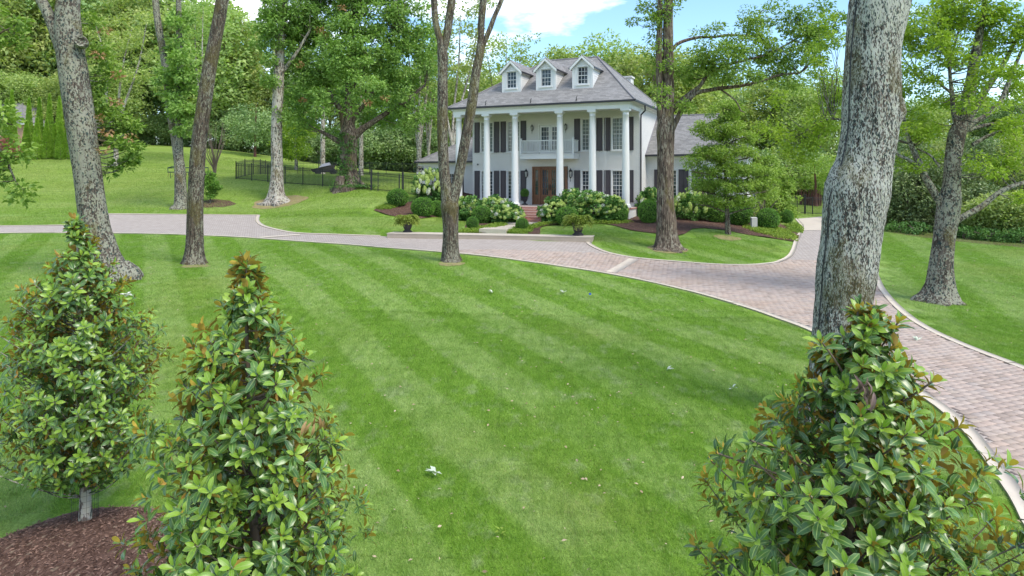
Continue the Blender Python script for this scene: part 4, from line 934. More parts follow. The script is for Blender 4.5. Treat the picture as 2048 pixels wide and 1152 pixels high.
tree('hickory_tree', 0, 27.8, [[(902,530,46),(902,522,38),(901,505,33),(901,460,31),(900,430,33),(899,410,36),(895,390,26),(889,350,22),(886,300,21),(885,258,21),(885,200,21),(885,143,20),(885,110,21),(882,84,16),(875,62,13),(870,35,13),(868,0,13),(862,-80,12),(850,-300,8)],
      [(904,402,26),(912,375,22),(920,340,20),(929,290,20),(938,240,20),(945,198,20),(950,160,19),(955,129,18),(960,105,17),(962,70,13),(963,40,14),(967,0,14),(972,-80,12),(980,-300,8)],
      [(886,108,14),(892,80,15),(896,55,16),(900,25,16),(904,-5,16),(912,-100,13),(920,-300,8)],[(957,120,12),(966,92,10),(974,72,10),(981,55,10),(989,33,9),(1004,-2,9),(1030,-80,7)]],
     [], M['bark_m'], M['oak'], 'bare trunk forking low into two tall stems in front of the white house', lobes=.25, ns=48, ridge=.025, seed=12)
tree('oak_tree', 0, 32.7, [[(1335,503,62),(1335,494,50),(1334,475,43),(1333,440,39),(1331,400,34),(1331,340,33),(1331,290,34),(1331,258,36),(1335,220,26),(1337,170,23),(1336,110,22),(1336,50,20),(1337,0,18),(1338,-100,16),(1342,-300,10)],
      [(1326,262,18),(1321,220,15),(1319,170,14),(1318,100,13),(1320,40,11),(1320,-20,10)],[(1342,262,14),(1352,243,11),(1367,214,10),(1391,187,9),(1420,180,8),(1444,176,8),(1480,172,7),(1517,163,6),(1560,150,5),(1600,146,4)],
      [(1343,222,12),(1360,204,10),(1376,190,9),(1400,172,8),(1418,146,7),(1455,130,6),(1493,120,5),(1542,105,4),(1610,68,3)],[(1343,100,8),(1360,85,7),(1396,75,6),(1430,74,5),(1459,70,5),(1522,74,3)],
      [(1448,130,4),(1470,100,3),(1500,60,3),(1525,20,2)],[(1440,178,4),(1470,200,3),(1482,222,3),(1490,225,2)]],
     [(1318,60,22,45,0,.8),(1335,20,26,30),(1345,110,18,30,-.5,.7),(1310,120,12,28,.5,.7),(1320,200,10,36,-.6,.5),(1390,130,34,34,0,1),(1440,110,44,40,-.8,1),(1500,95,50,40,0,.8),(1480,150,50,24,-1,1),(1550,130,46,34,.6,.9),(1400,160,34,20,.8),(1600,90,40,44,0,1.0),(1650,40,36,44,0,.8),(1580,30,40,30,.5,.7),(1420,60,30,18,0,.5),(1520,40,50,30,0,.6),(1280,30,30,26,.5,.5),(1370,215,14,10,-.5,.5),(1570,170,34,16)],
     M['bark_o'], M['oak_mid'], 'ridged oak trunk on the lawn before the right wing with one long limb reaching right', leaf=.128, lobes=.4, ns=48, ridge=.03, seed=14, puff=.48, per=80, dens=1.2)
# shoots low on the right side of that trunk
tree('small_tree', 0, 37.5, [[(1456,480,15),(1456,470,11),(1455,440,10),(1453,400,8),(1451,350,6),(1449,300,5),(1447,250,3),(1446,215,2)]]+
     [[(1453,y,3.5),(1453+dx*.5,y-10,2.6,dy*.5),(1453+dx,y-16,1.6,dy)] for y, dx, dy in ((430,60,.6),(425,-55,-.5),(400,75,-.8),(395,-72,.7),(370,62,.5),(360,-65,-.8),(330,50,.9),(325,-50,-.4),(290,36,-.5),(285,-36,.6),(255,-22,.3))],
     [(1450,222,34,24,0,.9),(1440,258,56,20,0,.8),(1470,275,50,16,.5,.8),(1448,305,68,18,0,.9),(1455,340,76,14,0,.9),(1452,372,80,13,0,.9),(1458,402,72,12,0,.9),(1385,330,20,22,-.4,.6),(1530,365,28,34,.3,.7),(1400,270,24,16,.4,.5)],
     M['bark_m'], M['oak_mid'], 'young layered tree with a thin trunk growing in front of the right wing', leaf=.11, lobes=.4, ns=16, seed=15, puff=.29, per=42, dens=1.2)
tree('ornamental_tree', 0, 47, [[(1555,452,7),(1553,430,6),(1550,400,5),(1548,370,4),(1546,330,3)]], [(1548,370,36,44),(1570,400,26,30,-.5),(1530,330,26,26),(1552,420,40,16,-.4)], M['bark_p'], M['oak_mid'],
     'light green leafy tree beside the driveway just past the right wing', leaf=.17, lobes=0, ns=12, seed=16, puff=.45, per=50)
# right-hand lichen tree
tree('maple_tree', 0, 22, [[(1878,606,92),(1879,594,76),(1881,570,60),(1883,530,50),(1888,484,46),(1895,430,49),(1899,400,48),(1903,370,38),(1905,335,36),(1908,300,36),(1915,265,36),(1928,240,30),(1938,190,28),(1945,150,24),(1952,108,22),(1960,60,16),(1968,10,12),(1980,-120,8)],
      [(1893,420,24),(1877,398,19),(1862,375,17),(1850,352,15),(1838,325,14),(1826,300,11),(1812,260,8),(1806,220,6)],[(1846,345,11),(1832,330,9),(1815,318,8),(1797,310,7),(1785,290,5)],[(1905,445,20),(1925,434,15),(1963,413,14),(1995,387,12),(2020,374,11),(2050,364,10),(2090,340,8)],
      [(1918,270,20),(1940,250,15),(1975,230,12),(2000,205,11),(2015,170,10),(2035,120,8),(2060,60,6)],[(1935,240,18),(1958,200,17),(1985,160,14),(2006,130,11),(2030,85,8),(2060,40,6)],[(1916,262,14),(1908,230,11),(1903,180,9),(1899,130,7),(1900,60,5),(1905,0,4)],
      [(1908,190,7),(1885,172,6),(1868,160,5),(1850,165,4),(1835,150,4)],[(1930,262,12),(1965,252,9),(2000,246,8),(2050,244,6)],[(1899,130,6),(1915,70,5),(1930,20,4)],[(1945,290,10),(1980,270,8),(2020,258,7),(2060,250,6)],[(1880,335,5),(1860,310,5),(1835,298,4)],
      [(1830,290,6),(1760,270,5,1.5),(1700,243,5,2),(1650,240,4,2.2),(1600,270,3,2.4)]],
     [(1850,60,60,50,0,.7),(1930,20,70,45,0,.8),(2010,60,50,60,0,.8),(1830,170,40,50,0,.6),(1840,250,44,36,0,.8),(1810,330,26,30,0,.7),(1980,330,34,24,-1,.8),(2020,300,34,40,0,.8),(1930,110,40,40,1.5,.6),(2030,180,30,40,1,.7),(1790,60,26,50,.8,.6),(1860,300,22,22,1,.6),(2040,390,20,14,-.5,.7),(1900,200,30,40,2,.5),(1960,200,40,40,-1.5,.5),(1990,150,50,40,-1.2,.7),(2035,250,30,30,-1,.8),(1900,90,40,50,-.8,.6),(1800,120,30,40,-.5,.6),
      (1640,240,34,22,2.2,1.1),(1600,280,40,20,2.4,1.3),(1660,200,30,30,2.5,1),(1570,300,30,14,2.4,1.3),(1630,130,34,40,2.4,.45),(1610,310,30,14,2.5,.7),(1540,250,24,30,2.4,.6),(1550,200,24,24,2.6,.6),(1660,60,30,44,2.5,.5)],
     M['bark_l'], M['oak_lime'], 'gnarled lichened tree with yellow-green leaves on the striped right lawn', leaf=.098, lobes=.35, ns=48, ridge=.035, seed=18, puff=.36, per=72, dens=1.5)
# neighbour oak whose branch hangs in at the left edge
tree('oak_tree', 0, 16, [[(-210,700,90),(-205,600,66),(-200,400,58),(-195,100,50),(-190,-300,34)],[(-198,300,24),(-120,270,18),(-60,260,12),(0,300,7),(30,360,4)],[(-195,150,20),(-110,100,14),(-40,90,9),(10,60,4)],[(-60,262,8),(-20,240,6),(25,250,3)]],
     [(5,250,34,36,0,.8),(0,330,40,34,0,.7),(30,385,34,18,-.3,.8),(8,60,28,70,.4,.5),(-60,300,60,60,0,.6),(-60,60,60,80,0,.5),(38,300,22,14,0,.7)], M['bark_m'], M['oak_mid'],
     'leafy oak reaching in from beyond the left edge of the lawn', leaf=.12, seed=19, puff=.30, per=40, ns=24, dens=1.4)

# ---- farther trees one can tell apart
def small(name, px, py, Y, h, w, label, leafm_, bark, seed, trunk_h=.35, leaf=.3, per=60, n=46, cone=0., tr=.16, group=None):
    rg = np.random.default_rng(seed); x, y, z = (px-1024)/F*Y, Y, 0; z = g1(x, y); root = thing(name, (x, y, z), label, 'tree', group)
    V, Q = limb([(0,0,-.2,tr*1.3),(0,0,.4,tr),(rg.normal(0,.1),0,h*.5,tr*.7),(rg.normal(0,.2),0,h*.92,tr*.2)], 12, .03, .3, seed=seed); link('trunk', np_mesh('trunk', V, Q, smooth=True), root, bark)
    if n:
        C = ellip_pts((0,0,h*(trunk_h+(1-trunk_h)/2)), (w/2, w/2, h*(1-trunk_h)/2), n, rg, .25)
        if cone: f = 1-cone*(C[:, 2]/h-trunk_h)/(1-trunk_h); C[:, 0] *= f; C[:, 1] *= f
        cloud('crown', C, w*.14, per, leaf, leafm_, root, rg)
    return root
small('cypress_tree', 592, 330, 78, 6.6, 6.0, 'small bright lime-green tree behind the pale straight trunk near the fence', M['oak_lime'], M['bark_p'], 31, .14, .24, 90, 60, .5)
small('small_tree', 510, 320, 86, 7.0, 8.0, 'low grey-green tree with a reddish trunk at the edge of the woods', M['wood_dark'], M['redbark'], 32, .2, .3, 80, 60, .3)
small('tree', 645, 349, 66, 15, 8, 'pale-trunked tree inside the fenced yard left of the ivy-covered oak', M['oak'], M['bark_p'], 33, .42, .3, 60, 50, tr=.26)
small('tree', 722, 344, 74, 15, 8, 'pale-trunked tree inside the fenced yard right of the ivy-covered oak', M['oak'], M['bark_p'], 34, .42, .3, 60, 50, tr=.27)
def forked(px, py, Y, h, label, seed, lean=.1, crown=True, spread=1.6, tr=.22):
    rg = np.random.default_rng(seed); x = (px-1024)/F*Y; z = g1(x, Y); root = thing('tree', (x, Y, z), label, 'tree'); parts = []
    st = [(0,0,-.2,tr*1.3),(0,0,h*.22,tr)]; parts.append(limb([st[0], (0,0,1,tr*1.05), st[1]], 12, .03, .3, seed=seed)); tips = []
    for a in (-1, .15, 1):
        l = [st[1], (a*spread*.35,rg.normal(0,.3),h*.42,tr*.6), (a*spread*.8+lean,rg.normal(0,.5),h*.7,tr*.4), (a*spread*1.3+lean,rg.normal(0,.7),h,tr*.12)]; parts.append(limb(l, 9, .03, seed=seed+1)); tips += [l[2][:3], l[3][:3], ((l[2][0]+l[3][0])/2, .3, h*.85)]
    V, Q = merge(parts); link('trunk', np_mesh('trunk', V, Q, smooth=True), root, M['bark_p'])
    if crown:
        C = np.vstack([ellip_pts(t_, (1.8,1.8,1.4), 6, rg) for t_ in tips]); cloud('crown', C, .85, 55, .3, M['wood_far'], root, rg)
    return root
forked(232, 300, 70, 14.5, 'pale multi-stemmed tree standing right of the arborvitae screen', 41, .8, spread=2.2)
forked(405, 318, 72, 17, 'slender pale forked tree rising between the two left trunks and the woods', 42, .3, spread=1.0, tr=.2)
forked(838, 352, 74, 15, 'pale forked tree standing behind the left wing roof', 43, .1, spread=1.1, tr=.26)
forked(857, 352, 76, 14, 'thin pale tree just right of the forked tree behind the left wing', 44, .1, spread=.8, tr=.17)
forked(905, 365, 66, 17, 'tall tree rising behind the left corner of the main roof', 45, .4, spread=1.8, tr=.2)
forked(1000, 365, 68, 13.6, 'brownish tree peeking over the roof left of the dormers', 46, .4, spread=1.4, tr=.2)
# bare shrub and sapling
x, y, z = gp(432, 318); x, y = (430-1024)/F*60, 60.; z = g1(x, y); bs = thing('bare_tree', (x, y, z), 'leafless grey-brown small tree behind the lawn sapling', 'tree'); parts = []
for k in range(26):
    a = rng.uniform(0, 6.28); r_ = rng.uniform(.3, 1.6); h_ = rng.uniform(2.4, 5.2); parts.append(limb([(0,0,-.1,.06),(r_*.2*math.cos(a),r_*.2*math.sin(a),h_*.35,.035),(r_*.7*math.cos(a),r_*.7*math.sin(a),h_*.7,.02),(r_*math.cos(a+.2),r_*math.sin(a+.2),h_,.006)], 5, 0))
V, Q = merge(parts); link('stem', np_mesh('stem', V, Q), bs, M['twig'])
tree('sapling', 0, 49, [[(420,408,3),(421,390,2.6),(420,365,2),(421,342,1.2)]], [(418,362,13,12,0,1),(425,372,16,10,0,1),(408,368,9,10,0,1),(422,388,9,8,0,1),(420,350,8,8,0,1)], M['bark_m'], M['young'], 'small green sapling in a round mulch ring on the left lawn', leaf=.14, lobes=0, ns=8, seed=21, puff=.16, per=16)

# ---- arborvitae screen
av0 = None; rg = np.random.default_rng(77)
for k, (px, py, Y, hpx) in enumerate([(14,314,78,108),(24,314,78.5,124),(58,314,78.5,108),(79,314,78.5,110),(99,314,78.5,116),(119,314,78.5,112),(53,314,74,76),(74,314,73.6,82),(93,314,74,76),(109,314,74.4,68),(121,314,73.8,74),(135,314,74.2,68)]):
    x = (px-1024)/F*Y; z = g1(x, Y); h_ = hpx/F*Y
    if av0 is None:
        av0 = thing('arborvitae', (x, Y, z), 'x', 'tree', 'arborvitae screen by the brick house'); C = []
        zz = rg.random(900); rr = .68*(1-zz**1.12)*(.8+.2*np.minimum(zz*8, 1)); a = rg.uniform(0, 6.28, 900); C = np.column_stack([rr*np.cos(a), rr*np.sin(a), .1+zz*5.9])
        V, Q = puffs(C, .10, 16, .13, rg, flat=1.7, up=.1, droop=-.6, aspect=.4); avc = link('foliage', np_mesh('foliage', V, Q), av0, M['arbor'], kind='stuff')
        avs = MB().tube([(0,0,-.1),(0,0,5.4)], .07, 8).build('trunk', M['bark_f'], av0); kids = [avc, avs]; o = av0
    else: o = copy_tree(av0, kids)
    o.location = (x, Y, z); s_ = h_/6.0; o.scale = (.78+.1*rg.random(), .78+.1*rg.random(), s_); o.rotation_euler = (0, 0, rg.uniform(0, 6.28))
    o['label'] = ('front-row' if k > 5 else 'back-row')+' arborvitae, '+['left end by the brick house roof','tallest, by the brick house roof','third in the rear line','fourth in the rear line','second from the rear line right end','rear line right end','front line left end','second from the left','third from the left','shortest one right of the middle','second from the leaning trunk','next to the leaning trunk'][k]

# ---- the woods: prototypes copied tree by tree
def proto(seed, h, w, matr, th=.22, npf=120, per=85, leaf=.42, dens_r=.16):
    rg = np.random.default_rng(seed); C = ellip_pts((0,0,h*(th+(1-th)/2)), (w/2,w/2,h*(1-th)/2), npf, rg, .45)
    C[:, :2] *= (1.0+.25*np.sin(C[:, 2:3]*.9+seed)); V, Q = puffs(C, w*dens_r*rg.uniform(.6, 1.2, len(C)), per, leaf, rg, flat=.6)
    cm = np_mesh('crown', V, Q); cm.materials.append(matr)
    pts = [limb([(0,0,-.3,.32),(0,0,1,.27),(rg.normal(0,.2),0,h*.45,.2),(rg.normal(0,.4),0,h*.88,.05)], 10, .04, .3, seed=seed)]
    pts += knots(C[:26], np.array([(0,0,t_*h,.2*(1-t_)) for t_ in np.linspace(.15, .85, 12)]), rg); V, Q = merge(pts)
    tm = np_mesh('trunk', V, Q, smooth=True); tm.materials.append(M['bark_f']); return cm, tm
PT = [proto(51, 17, 10, M['wood_far']), proto(52, 18, 9, M['wood_dark'], .15), proto(53, 15, 10, M['wood_far'], .12), proto(54, 16, 8.5, M['wood_far'], .3), proto(55, 6.5, 8, M['wood_dark'], .0, 90, 90, .34, .17), proto(56, 5, 7, M['wood_far'], .0, 80, 90, .3, .17)]
SEEN = {}
MARK = [(-1e9,'beyond the left edge'),(0,'above the brick house roof'),(70,'above the arborvitae'),(150,'behind the leaning lichened trunk'),(215,'right of the leaning lichened trunk'),(290,'behind the twin stems'),(375,'behind the slightly leaning bare trunk'),(440,'in the dip where sky shows'),(510,'left of the straight pale trunk'),(575,'right of the straight pale trunk'),(640,'behind the ivy-covered oak'),(730,'right of the ivy-covered oak'),(800,'behind the left wing roof'),(870,'behind the low-forking trunk'),(940,'over the left roof slope'),(1010,'over the left dormer'),(1075,'over the middle dormer'),(1140,'over the right dormer'),(1200,'over the right roof slope'),(1290,'behind the ridged oak'),(1360,'over the right wing'),(1440,'behind the young layered tree'),(1510,'left of the gate'),(1580,'straight over the gate'),(1650,'behind the massive trunk'),(1760,'right of the massive trunk'),(1830,'left of the gnarled tree'),(1900,'behind the gnarled tree'),(1970,'right of the gnarled tree'),(2050,'beyond the right edge')]
def plant(px, Y, h, kind, label, group, name='tree', cat='tree'):
    mk = [m for x0, m in MARK if px >= x0][-1]; base = label.split('|')[0]
    for alt in ('', 'shorter ', 'farther ', 'narrower '):
        lb = alt+base+', '+mk
        if lb not in SEEN: break
    SEEN[lb] = 1; label = lb
    x = (px-1024)/F*Y; z = g1(x, Y); o = thing(name, (x, Y, z-.1), label, cat, group); cm, tm = PT[kind]
    link('crown', cm, o); link('trunk', tm, o); s_ = h/(17, 18, 15, 16, 6.5, 5)[kind]; o.scale = (s_*rng.uniform(.9, 1.15), s_*rng.uniform(.9, 1.15), s_); o.rotation_euler = (0, 0, rng.uniform(0, 6.28))
rng = np.random.default_rng(101)
for k, px in enumerate(range(-60, 470, 46)):
    plant(px+rng.uniform(-10, 10), 100+rng.uniform(-3, 4), rng.uniform(21, 25), k % 4, 'woodland tree on the left slope', 'woods above the left lawn')
for k, px in enumerate(range(-80, 480, 58)):
    plant(px+rng.uniform(-10, 10), 116+rng.uniform(-3, 4), rng.uniform(24, 28), (k+1) % 4, 'woodland tree on the left slope', 'woods above the left lawn')
for k, px in enumerate(range(-40, 230, 44)):
    plant(px, 90+rng.uniform(-2, 2), rng.uniform(9, 13), 2, 'lower green tree behind the brick house', 'trees behind the brick house')
for k, px in enumerate((470, 512, 560, 610, 660, 712, 765, 815, 860, 905, 950)):
    plant(px, 103+rng.uniform(-4, 5), rng.uniform(11.5, 14) if px < 560 else rng.uniform(13, 18), (k+2) % 4, 'woodland tree behind the fenced yard', 'woods behind the fenced yard')
for px in range(140, 900, 34):
    plant(px+rng.uniform(-8, 8), 97+rng.uniform(-2, 2), rng.uniform(4.5, 7), 4, 'dark understory growth below the woods', 'undergrowth along the woods', 'understory_shrub', 'shrub')
for k, (px, h_) in enumerate([(950,13.5),(985,12.5),(1040,13),(1085,14),(1130,16.2),(1170,17),(1215,17.6),(1262,17.4),(1305,17),(1350,15.5),(1400,14.5)]):
    plant(px, 80+rng.uniform(-3, 6), h_+rng.uniform(-.4, .4), (0, 3, 2)[k % 3], 'green crown behind the white house', 'trees behind the white house')
for k, (px, h_) in enumerate([(1400,15),(1450,15),(1500,15.5),(1545,16),(1590,15),(1640,16),(1690,15.5),(1735,12),(1780,13),(1830,12),(1885,13),(1940,13.5),(2000,12),(2055,14),(2110,13)]):
    plant(px, 88+rng.uniform(-3, 6), h_, (1, 0, 2, 3)[k % 4], 'tree beyond the driveway end', 'woods beyond the driveway')
for px in range(1440, 2100, 52):
    plant(px+rng.uniform(-8, 8), 82+rng.uniform(-2, 2), rng.uniform(5, 7.5), 4+(px//52) % 2, 'leafy undergrowth beyond the driveway', 'undergrowth beyond the driveway', 'understory_shrub', 'shrub')
small('small_tree', 1632, 408, 72, 5.2, 4.6, 'pale green small tree above the reddish stems beyond the gate', M['oak_mid'], M['redbark'], 61, .3, .22, 60, 40)
x, y = (1618-1024)/F*73, 73.; cm_ = thing('crape_myrtle', (x, y, g1(x, y)), 'clump of bare reddish-brown stems beyond the iron gate', 'shrub'); parts = []
for k in range(46):
    bx, by = rng.uniform(-1.3, 1.3), rng.uniform(-.5, .5); parts.append(limb([(bx,by,-.1,.045),(bx+rng.normal(0,.05),by,.9,.04),(bx+rng.normal(0,.12),by,1.7,.015)], 5, 0))
V, Q = merge(parts); link('stem', np_mesh('stem', V, Q), cm_, M['redbark'])

# ---- hedge bank of mixed evergreens on the right
def shrub(name, px, Y, w, h, label, m_, seed, leaf=.12, group=None, n=70, per=70, cat='shrub', pf=.16):
    rg = np.random.default_rng(seed); x = (px-1024)/F*Y; z = g1(x, Y); o = thing(name, (x, Y, z), label, cat, group)
    C = ellip_pts((0,0,h*.45), (w/2,w/2*.9,h*.52), n, rg, .55); C[:, 2] = np.maximum(C[:, 2], .15); cloud('foliage', C, w*pf*rg.uniform(.6, 1.2, len(C)), per, leaf, m_, o, rg)
    V, Q = merge([limb([(0,0,-.1,.06),(rg.normal(0,.1),0,h*.3,.05),(rg.normal(0,w*.2),rg.normal(0,w*.2),h*.7,.015)], 6, 0) for _ in range(6)]); link('stem', np_mesh('stem', V, Q), o, M['twig']); return o
hd = [(1775,48,4.6,3.8,'hedge'),(1815,47,4.6,5.0,'hedge'),(1860,46,4.6,5.4,'hedge'),(1905,47,4.4,5.8,'hedge'),(1800,53,5,7.4,'hedge'),(1850,54,5,7.6,'wood_far'),(1920,53,5.5,7.2,'hedge'),(1985,51,5,7.2,'hedge'),(1960,45,3.8,3.4,'hedge'),(2045,50,5,7.2,'wood_far'),(2000,41,3.8,2.7,'wood_far'),(2050,40,3.8,3.0,'wood_far')]
nm_ = ['dark evergreen behind the massive lichened trunk','rounded dark evergreen just right of the massive trunk','glossy evergreen with pale new growth left of the lichened tree','tall glossy evergreen directly behind the lichened tree','high evergreen crown at the back left of the hedge bank','light green crown above the middle of the hedge bank','tall evergreen behind and right of the lichened tree','large evergreen near the right edge behind the low limb','low dark evergreen beneath the low right limb','tall light green shrub at the far right edge','pale-topped low shrub at the front of the hedge bank','pale-topped shrub nearest the right edge of the lawn']
for k, (px, Y, w_, h_, mm) in enumerate(hd): shrub('evergreen_shrub', px, Y, w_, h_, nm_[k], M[mm], 200+k, .19, 'evergreen bank along the right lawn', 110, 75)
for k, (px, Y) in enumerate([(1795,44),(1832,43),(1918,41.5),(1938,40.5),(1975,39.6),(2010,39),(2045,38.6)]):
    shrub('low_shrub', px, Y, 1.5, .8, 'low leafy plant edging the evergreen bank, '+['just right of the massive trunk','midway to the gnarled tree','right against the gnarled trunk','one step right of the gnarled trunk','under the low right limb','second from the right edge','at the right edge'][k], M['hleaf'], 230+k, .13, 'low plants edging the evergreen bank', 26, 30)
shrub('red_shrub', 4, 72, 3, 2.6, 'pinkish-red shrub against the brick house at the left edge', leafm('red leaves', (.22,.06,.05), (.42,.17,.15)), 250, .16)

# ---- clipped boxwoods, hydrangeas, ground cover by the house
rg = np.random.default_rng(91); d = unit(rg.normal(size=(5200, 3))); wob = 1+.05*np.sin(d[:, 0]*9)*np.sin(d[:, 1]*8+2)*np.sin(d[:, 2]*7)
P = d*(wob*rg.uniform(.86, 1.0, len(d)))[:, None]; V, Q = leaf_arrays(P, d+rg.normal(size=d.shape)*.7, d+rg.normal(size=d.shape)*.8, rg.uniform(.07, .13, len(d)), .07)
bxm = np_mesh('foliage', V, Q); bxm.materials.append(M['box'])
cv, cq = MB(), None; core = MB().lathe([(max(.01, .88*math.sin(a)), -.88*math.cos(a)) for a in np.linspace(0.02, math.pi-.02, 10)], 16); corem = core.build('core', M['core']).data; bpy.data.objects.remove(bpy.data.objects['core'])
def boxwood(px, pyb, wpx, hpx, Y, label, base=None):
    x = (px-1024)/F*Y; z = g1(x, Y) if base is None else base; w2, h2 = wpx/F*Y/2, hpx/F*Y/2
    o = thing('boxwood', (x, Y, z), label, 'shrub', 'clipped boxwoods')
    a = link('foliage', bxm, o, kind='stuff'); b = link('core', corem, o)
    for c in (a, b): c.location = (0, 0, h2*.93); c.scale = (w2, w2, h2)
    o.rotation_euler = (0, 0, rg.uniform(0, 6)); return o
boxwood(795,412,42,36,46,'round boxwood farthest left in the mulch bed'); boxwood(846,429,47,40,42.6,'large round boxwood just left of the forked trunk')
boxwood(874,424,34,34,44.2,'boxwood half hidden behind the forked trunk, beside the white house'); boxwood(963,439,40,37,41.6,'boxwood in the middle of the left hydrangeas')
boxwood(945,462,25,27,38.6,'small egg-shaped boxwood left of the front walk'); boxwood(1044,465,26,26,38.0,'small egg-shaped boxwood right of the front walk')
boxwood(1134,444,45,38,39.6,'boxwood among the right hydrangeas behind the fern urn'); boxwood(1243,443,26,31,40.2,'boxwood beside the base of the rightmost column')
boxwood(1297,448,42,48,40,'tall rounded boxwood at the house corner left of the ridged oak'); boxwood(1434,452,42,44,42,'boxwood left of the young tree trunk')
boxwood(1480,458,48,46,41.5,'broad boxwood right of the young tree trunk'); boxwood(1536,462,44,44,40.5,'rounded shrub at the corner by the driveway'); boxwood(1573,450,26,28,45.5,'small round boxwood at the driveway edge')
boxwood(1285,420,20,20,43.5,'small boxwood tucked behind the tall rounded one')
rg = np.random.default_rng(92); ico = []
for k in range(3):
    d = unit(rg.normal(size=(260, 3))); V, Q = leaf_arrays(d*.95-unit(np.cross(d, [.2, .3, .9]))*.12, np.cross(d, [.2, .3, .9])+rg.normal(size=d.shape)*.15, d+rg.normal(size=d.shape)*.25, .30, .30, .0); m_ = np_mesh('bloom', V, Q); m_.materials.append(M['bloom'] if k < 2 else M['bloom_white']); ico.append(m_)
def hydrangea(px, Y, w, h, label, nbl, seed, cone=False, yw=.75, zb=None):
    rg = np.random.default_rng(seed); x = (px-1024)/F*Y; z = g1(x, Y); o = thing('hydrangea', (x, Y, z), label, 'shrub', 'flowering hydrangeas')
    C = ellip_pts((0,0,h*.42), (w/2*.95,w/2*yw,h*.5), 60, rg, .4); C[:, 2] = np.maximum(C[:, 2], .12); cloud('foliage', C, w*.12, 60, .15, M['hleaf'], o, rg, aspect=.75)
    V, Q = merge([limb([(0,0,-.1,.03),(rg.normal(0,w*.12),rg.normal(0,w*.1),h*.6,.015)], 5, 0) for _ in range(7)]); link('stem', np_mesh('stem', V, Q), o, M['twig'])
    for k in range(int(nbl*1.5)):
        dd_ = unit(rg.normal(size=3)); dd_[1] = -abs(dd_[1])*.9; dd_[2] = abs(dd_[2])*1.1-.30
        p = np.array([0,0,h*.44])+dd_*np.array([w/2*1.04, w/2*yw*1.08, h*.56]); p[2] = max(p[2], .14)
        b = link('bloom', ico[2 if rg.random() < .12 else k % 2], o, loc=tuple(p)); r_ = rg.uniform(.10, .165); b.scale = (r_, r_, r_*(1.7 if cone else .85)); b.rotation_euler = (rg.uniform(-.3, .3), rg.uniform(-.3, .3), rg.uniform(0, 6))
hydrangea(935,43.6,2.3,1.75,'hydrangea with lime-green blooms farthest left, behind the forked trunk',26,301); hydrangea(988,43.0,2.3,1.75,'hydrangea with lime blooms behind the middle boxwood, left of the steps',30,302)
hydrangea(1017,41.3,1.9,1.35,'low hydrangea spilling beside the left edge of the brick steps',26,303); hydrangea(1106,41.0,1.7,1.6,'hydrangea along the right edge of the brick steps',26,304)
hydrangea(1147,41.6,2.2,2.1,'tall hydrangea with round lime blooms between two right-hand columns',34,305); hydrangea(1185,40.9,2.3,1.95,'broad hydrangea in the middle of the right-hand bed',38,306); hydrangea(1222,40.6,1.8,1.75,'hydrangea at the right end of the row beside the last column',28,307)
hydrangea(860,47.3,2.2,2.6,'tall hydrangea with cream cone blooms in front of the left wing',30,308,True); hydrangea(1383,42.5,2.6,1.9,'hydrangea with yellow-green cones right of the ridged oak',22,309,True); hydrangea(1300,43.2,1.6,1.9,'hydrangea with cream cones behind the tall corner boxwood',10,310,True)
shrub('upright_shrub', 1407, 43.5, 2.2, 3.2, 'loose upright shrub before the right wing window', M['young'], 320, .14, n=50, per=30)
shrub('loose_shrub', 1528, 42.5, 2.4, 2.6, 'loose feathery shrub between the boxwoods and the driveway', M['oak_mid'], 321, .13, n=50, per=40); shrub('loose_shrub', 1510, 45, 1.4, 1.3, 'bright green low shrub behind the white utility box', M['cover'], 322, .12, n=30, per=30)
def cover(poly, label, n, h=.16):
    rg = np.random.default_rng(len(label)); poly = gpl(poly); lo, hi = poly.min(0), poly.max(0); p = rg.uniform(lo, hi, (n*6, 2)); p = p[in_poly(p[:, 0], p[:, 1], poly)][:n]
    C = np.column_stack([p, gz(p[:, 0], p[:, 1])+.07]); V, Q = puffs(C, h, 26, .075, rg, aspect=.6); o = link('ground_cover', np_mesh('ground_cover', V, Q), None, M['cover'], kind='stuff'); o['label'] = label
cover([(918,466),(945,458),(970,456),(1008,445),(1012,452),(995,459),(962,466),(925,468)], 'yellow-green ground cover left of the walk', 420)
cover([(1014,466),(1025,459),(1058,455),(1090,447),(1130,440),(1135,446),(1098,450),(1066,458),(1058,467),(1030,469)], 'yellow-green ground cover right of the walk', 420)
cover([(1485,455),(1530,452),(1570,462),(1592,476),(1590,483),(1560,478),(1510,465)], 'ground cover along the bed by the driveway', 520); cover([(752,416),(775,410),(800,411),(780,420),(760,421)], 'ground cover at the tip of the left bed', 160)
cover([(1572,452),(1592,450),(1603,457),(1600,468),(1580,465)], 'green cover at the drive corner', 240); cover([(1165,446),(1240,441),(1262,446),(1240,449),(1190,449)], 'low cover under the right hydrangeas', 160)

